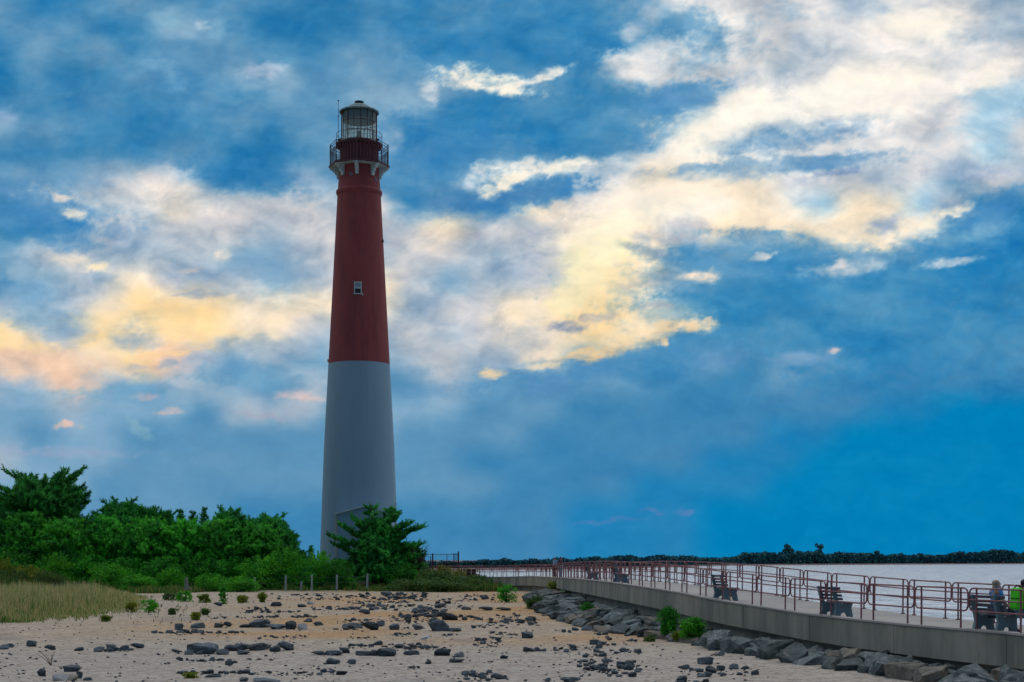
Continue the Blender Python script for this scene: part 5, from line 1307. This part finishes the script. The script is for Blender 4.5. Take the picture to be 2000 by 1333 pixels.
# rows and piles: x0, x1, row0, row1, count, size, group words
ROWS = [
 (300, 344, 1238, 1239, 6, 9, 'dark stones at the left end of the first thin stone row'), (346, 400, 1236, 1241, 8, 12, 'dark stones in the first thin stone row under the upright rock'), (402, 474, 1237, 1240, 9, 10, 'dark stones at the right end of the first thin stone row'),
 (204, 256, 1271, 1274, 6, 13, 'stones inside the left stone row'), (406, 440, 1206, 1209, 6, 7, 'small stones under the tiny weeds'), (462, 480, 1207, 1209, 3, 6, 'three tiny stones right of the tiny weeds'),
 (495, 548, 1206, 1209, 8, 8, 'small stones in the row above the slanting rock'), (565, 620, 1206, 1209, 8, 9, 'small dark stones above the pale rock group'), (475, 525, 1188, 1198, 14, 8, 'small stones in the double row below the right round bush'), (538, 588, 1195, 1198, 9, 6, 'tiny stones in the row below the dark flat rock'),
 (612, 702, 1187, 1192, 16, 9, 'dark stones in the long row below the right fence posts'), (500, 600, 1162, 1172, 16, 7, 'small stones at the far edge of the sand below the posts'), (600, 720, 1161, 1172, 20, 8, 'small stones at the far sand edge in front of the tower'),
 (505, 600, 1246, 1250, 9, 8, 'stones in the row above the largest rock row'), (308, 322, 1278, 1280, 2, 8, 'two tiny stones left of the largest rock row'), (334, 357, 1273, 1276, 2, 15, 'two rounded stones left of the biggest boulders'), (316, 332, 1297, 1298, 2, 8, 'two small dark stones below left of the largest row'),
 (350, 450, 1290, 1293, 10, 10, 'stones in the thin row below the largest rock row'), (445, 462, 1294, 1300, 2, 14, 'two dark stones below the squared boulders'), (475, 532, 1288, 1291, 3, 8, 'three small stones below the sloping end boulder'), (638, 697, 1295, 1303, 3, 16, 'three dark stones left of the tiny lower stones'),
 (340, 366, 1316, 1318, 2, 14, 'two dark stones at the left end of the nearest thin row'), (374, 436, 1314, 1317, 4, 12, 'dark stones in the left of the nearest thin row'), (438, 500, 1313, 1318, 6, 12, 'dark stones in the middle of the nearest thin row'), (512, 660, 1312, 1319, 13, 10, 'dark stones in the right of the nearest thin row'),
 (720, 830, 1160, 1171, 26, 9, 'grey stones crowding the far sand edge under the two-tipped pine'), (680, 732, 1175, 1180, 10, 8, 'small stones in the far row left of centre'), (733, 792, 1170, 1182, 15, 9, 'stones in the second far row at centre'), (780, 832, 1165, 1176, 12, 9, 'stones in the far row right of centre'),
 (702, 802, 1184, 1194, 20, 9, 'stones in the middle far row at centre'), (808, 868, 1184, 1203, 26, 12, 'dark stones of the upper central pile'), (765, 852, 1203, 1219, 24, 12, 'dark stones in the wide pile above the tall peaked rock'), (900, 975, 1163, 1175, 14, 8, 'stones near the lone bush on the far sand'),
 (850, 902, 1172, 1188, 14, 8, 'scattered small stones right of the far pile'), (897, 945, 1206, 1213, 9, 10, 'small stones right of the upper central pile'), (955, 1046, 1212, 1222, 16, 12, 'dark flat stones in the row above the lone peaked rock'), (972, 1012, 1200, 1208, 6, 9, 'grey stones above the dark flat row'),
 (665, 735, 1212, 1219, 9, 9, 'small stones above the central rock row'), (655, 700, 1228, 1231, 4, 13, 'low stones left of the central rock row'), (785, 800, 1227, 1229, 2, 9, 'two tiny stones between the round rock and peaked rock'), (916, 998, 1222, 1228, 7, 9, 'scattered stones right of the tall peaked rock'),
 (958, 1012, 1235, 1242, 8, 9, 'stones left of the lone peaked rock'), (768, 812, 1238, 1241, 7, 8, 'small stones in the thin row above the gull'), (865, 896, 1240, 1242, 4, 8, 'small stones in the thin row right above the gull'), (680, 742, 1246, 1249, 8, 5, 'tiny pebbles left above the gull'),
 (686, 770, 1262, 1267, 13, 11, 'dark stones in the row left of the gull'), (772, 850, 1260, 1270, 13, 13, 'dark stones the gull stands behind'), (926, 978, 1246, 1265, 15, 10, 'dark stones of the small pile right of the gull'), (1024, 1062, 1271, 1274, 5, 11, 'flat dark stones left of the paired piles'),
 (1078, 1118, 1262, 1278, 10, 9, 'pale grey stones of the left paired pile'), (1118, 1182, 1264, 1284, 12, 12, 'dark stones of the right paired pile'), (1190, 1252, 1271, 1277, 6, 14, 'dark stones in the row right of the paired piles'), (1158, 1204, 1259, 1262, 3, 17, 'three dark stones below the rock bank'),
 (1222, 1246, 1251, 1253, 3, 8, 'thin stones by the sand edge of the rock bank'), (1090, 1128, 1230, 1236, 3, 13, 'three dark stones on the orange sand near the rock bank'), (1125, 1188, 1290, 1318, 15, 17, 'dark stones in the left half of the big flat pile'), (1190, 1250, 1293, 1321, 15, 16, 'dark stones in the right half of the big flat pile'), (893, 958, 1311, 1334, 18, 12, 'dark stones of the pile at the bottom edge near centre'),
 (960, 984, 1320, 1326, 2, 20, 'two dark stones right of the bottom centre pile'), (1324, 1352, 1306, 1311, 3, 13, 'dark stones left of the lower right row'), (1364, 1475, 1306, 1322, 13, 14, 'dark stones of the lower right row'), (1384, 1410, 1281, 1284, 2, 13, 'flat stones behind the lone peaked grey rock'),
 (1310, 1392, 1328, 1336, 5, 16, 'dark stones at the bottom edge right of centre'), (800, 822, 1303, 1305, 3, 8, 'flat thin stones below the gull'), (0, 30, 1299, 1303, 2, 11, 'two small dark stones at the left edge'), (27, 46, 1311, 1314, 2, 7, 'two tiny stones at lower left'), (1030, 1110, 1182, 1204, 8, 9, 'scattered stones left of the rock bank'),
 (1150, 1235, 1238, 1250, 7, 9, 'small stones along the foot of the rock bank'), (868, 1000, 1258, 1300, 5, 7, 'scattered tiny stones right of the wedge-shaped boulder'), (560, 700, 1255, 1330, 6, 6, 'scattered pebbles left of centre'),
]
cand = []
for (x0, x1, r0, r1, n, sz, lab) in ROWS:
    for k in range(n):
        c = x0 + (x1 - x0) * (k + .5 + rk.uniform(-.45, .45)) / n if (r1 - r0) < 8 else rk.uniform(x0, x1)
        w = sz * rk.uniform(.6, 1.45); h = w * rk.uniform(.28, .62); cand.append((w * h, c, rk.uniform(r0, r1), w, h, lab))
cand.sort(reverse=True)
SM = [hull(500 + i, 9 + i % 4, .1, bev=0) for i in range(8)]
room = 296 - nI
small = MB()
for i, (a, c, r, w, h, lab) in enumerate(cand):
    if i < room: stone(c, r, w, h, RM[rk.randrange(14)], lab, lab.split(' ', 0)[0])
    else:
        x, D = on_sand(c, r); me = SM[rk.randrange(8)]; W_ = w / F * D; H_ = h / F * D; a_ = rk.uniform(-.5, .5); ca, sa = math.cos(a_), math.sin(a_); z0_ = sandz(x, D) - H_ * .1
        small.add([(x + (v.co.x * ca - v.co.y * sa) * W_, D + (v.co.x * sa + v.co.y * ca) * W_ * .8, z0_ + v.co.z * H_ * 1.1) for v in me.vertices], [tuple(p.vertices) for p in me.polygons])
for (x0, x1, r0, r1, n, sz, lab) in ROWS:      # rubble between the stones of each row
    for k in range(int(n * 2.2)):
        c = rk.uniform(x0 - 6, x1 + 6); r = rk.uniform(r0 - 1.5, r1 + 2); w = sz * rk.uniform(.15, .5); x, D = on_sand(c, r); me = SM[rk.randrange(8)]; W_ = w / F * D
        small.add([(x + v.co.x * W_, D + v.co.y * W_ * .8, sandz(x, D) + (v.co.z - .1) * W_ * .5) for v in me.vertices], [tuple(p.vertices) for p in me.polygons])
for k in range(900):   # gravel
    c = rk.uniform(-40, 1500); r = rk.choice((rk.uniform(1165, 1215), rk.uniform(1215, 1336), rk.uniform(1215, 1336)))
    x, D = on_sand(c, r)
    if x > xb(D) - 1.5: continue
    if r < 1222 and c < 260: continue
    me = SM[rk.randrange(8)]; W_ = rk.uniform(.02, .075) * (1 + D / 120); z0_ = sandz(x, D) - W_ * .1
    small.add([(x + v.co.x * W_, D + v.co.y * W_ * .8, z0_ + v.co.z * W_ * .55) for v in me.vertices], [tuple(p.vertices) for p in me.polygons])
tag(small.build('small_stones', M['rock']), 'small stones and gravel strewn over the beach', 'gravel', kind='stuff')

# ------------------------------------------------------------------ rock bank below the wall
BM = [hull(300 + i, 15 + i % 4, .4, bev=.03, rough=.055) for i in range(10)]
for i, me in enumerate(BM): me.materials.append(M['boulderb'] if i in (3, 7) else M['boulder'])
foot = [(1800, 1334), (1700, 1316), (1560, 1299), (1420, 1275), (1370, 1259), (1310, 1251), (1250, 1241), (1170, 1234), (1100, 1213), (1060, 1196), (1035, 1180)]
fpts = [on_sand(a, b) for a, b in foot]; fpts = [(fpts[0][0] + 1.0, fpts[0][1] - 5)] + fpts
fY = [p[1] for p in fpts]; fX = [p[0] for p in fpts]
rb_ = random.Random(44); cnt = 0
def boulder(x, y, z, sx, sy, sz, k, lab, rz=0.0, tilt=(0, 0)):
    global cnt
    o = bpy.data.objects.new('boulder', BM[k]); COL.objects.link(o); o.location = (x, y, z); o.scale = (sx, sy, sz); o.rotation_euler = (tilt[0], tilt[1], rz); tag(o, lab, 'boulder', lab); cnt += 1
    return o
y = 29.5
zones = [(33.5, 'boulders at the right edge of the photo'), (36.5, 'boulders below the blue-shirted person'), (39.5, 'boulders just left of the blue-shirted person'), (43, 'boulders below the nearest empty bench'), (47, 'boulders left of nearest empty bench'),
         (51, 'boulders right of the bright round bush'), (55, 'slabs around the two wall bushes'), (60, 'slabs left of the tall dark bush'), (66, 'slabs right of the thin leaning bush'),
         (73, 'boulders around the thin leaning bush'), (82, 'boulders left of the thin leaning bush'), (95, 'small boulders near the olive tuft'), (200, 'small boulders at the far end of the bank')]
while y < 112:
    xf = float(np.interp(y, fY, fX)); xw = float(np.interp(y, fby, fbx)) - .5
    wdt = max(.9, xw - xf); zt = float(np.interp(y, [p.y for p in PATH], [p.z for p in PATH])) - .80
    step = .95 if y < 60 else 1.2
    lab = next(l for a, l in zones if y < a)
    nrow = 4 if y < 75 else 3
    for j in range(nrow):
        u = (j + .4 + rb_.uniform(-.2, .2)) / nrow; x = xf + wdt * u
        zz_ = SAND - .25 + (zt - .55 - SAND) * u ** .9
        L = rb_.uniform(.9, 1.75) * (1.0 if y < 75 else .8); wid = rb_.uniform(.8, 1.3) * max(wdt, 1.7) / nrow * 1.3; th = rb_.uniform(.5, .95)
        if 50 < y < 80: th *= .7; L *= 1.3
        boulder(x, y + rb_.uniform(-.4, .4), zz_, wid, L, th, rb_.randrange(10), (lab + (', lowest row on the sand', ', middle row', ', second row from the wall', ', upper row against the wall')[j if nrow == 4 or j < 2 else 3]), rb_.uniform(-.5, .5), (rb_.uniform(-.15, .15), -rb_.uniform(.0, .3)))
    y += step * rb_.uniform(.8, 1.25)
print('stones', nI, 'boulders', cnt)

# ------------------------------------------------------------------ gull
x, D = on_sand(832, 1259); D -= .3; x = gx(832, D)
gt = thing('gull', (x, D, SAND + .10), 'white and grey gull standing among the dark stones at centre', 'bird', rz=.25); gt.scale = (1.0,) * 3
skinned('body', [(-.13, 0, .11), (-.02, 0, .13), (.07, 0, .17), (.10, 0, .215), (.125, 0, .235), (-.20, 0, .09)], [(0, 1), (1, 2), (2, 3), (3, 4), (0, 5)], [.045, .062, .05, .034, .034, .02], M['gullw'], gt, 1)
for s in (1, -1): skinned('wing', [(.03, .045 * s, .155), (-.10, .05 * s, .135), (-.21, .02 * s, .095)], [(0, 1), (1, 2)], [(.028, .03), (.035, .02), (.015, .008)], M['gullg'], gt)
mb = MB(); mb.tube([(.15, 0, .235), (.185, 0, .23), (.20, 0, .222)], [.012, .009, .003], 6); mb.build('beak', M['beak'], gt)
for s in (1, -1):
    mb = MB(); mb.tube([(0, .025 * s, .1), (.0, .025 * s, -.08)], .006, 5); mb.box((.015, .025 * s, -.085), (.05, .03, .008)); mb.build('leg', M['beak'], gt)
    mb = MB(); mb.tube([(.145, .02 * s, .245), (.148, .032 * s, .245)], .005, 6); mb.build('eye', M['void'], gt)

# ------------------------------------------------------------------ single tall trees over the far shore
def fartree(c, top, wpx, D, seed, lab, openness=.5, bottom=None):
    r = np.random.default_rng(seed); H = gz(top, D) - 1.2; w = wpx / F * D
    t = thing('far_tree', (gx(c, D), D, 1.2), lab, 'tree', 'trees standing above the far shore')
    mb = MB(); mb.tube([(0, 0, 0), (w * .05, 0, H * .5), (-.1, 0, H * .9)], [.35, .22, .08], 6)
    Cs = []
    for k in range(9):
        a = r.uniform(0, 6.28); q = np.array([math.cos(a) * w * .32 * r.random(), math.sin(a) * w * .3 * r.random(), H * r.uniform(.5, .92)]); mb.tube([(0, 0, H * .4), tuple(q)], [.12, .05], 4)
        d = r.normal(size=(70, 3)); d /= np.linalg.norm(d, axis=1)[:, None]; Cs.append(q + d * np.array([w * .22, w * .22, H * .12]) * (r.random((70, 1)) ** .5))
    mb.build('trunk', M['far'], t); V, Fc = cards(np.concatenate(Cs), r.uniform(.6, 1.5, 630) * (1.3 - openness * .5), r); npmesh('crown', V, Fc, M['far'], t)
fartree(1544, 1063, 24, 1110, 1, 'dense tall tree on the far shore, leftmost of the tall ones', .1)
fartree(1532, 1073, 26, 1112, 7, 'lower shoulder tree left beside the dense tall tree on the far shore', .1)
fartree(1603, 1061, 24, 1140, 2, 'open-crowned tall tree on the far shore above the empty bench', .8)
fartree(1713, 1074, 16, 1210, 3, 'leaning small-crowned tree on the far shore left of the seated people', .3)
fartree(1699, 1079, 20, 1205, 4, 'low arching tree joined to the leaning one on the far shore', .3)
fartree(1941, 1071, 22, 1350, 5, 'highest tree on the far shore above the seated people', .2)
fartree(1874, 1077, 20, 1310, 6, 'pointed tree on the far shore left of the highest right one', .2)
# unused prototype meshes stay linked to their first copies
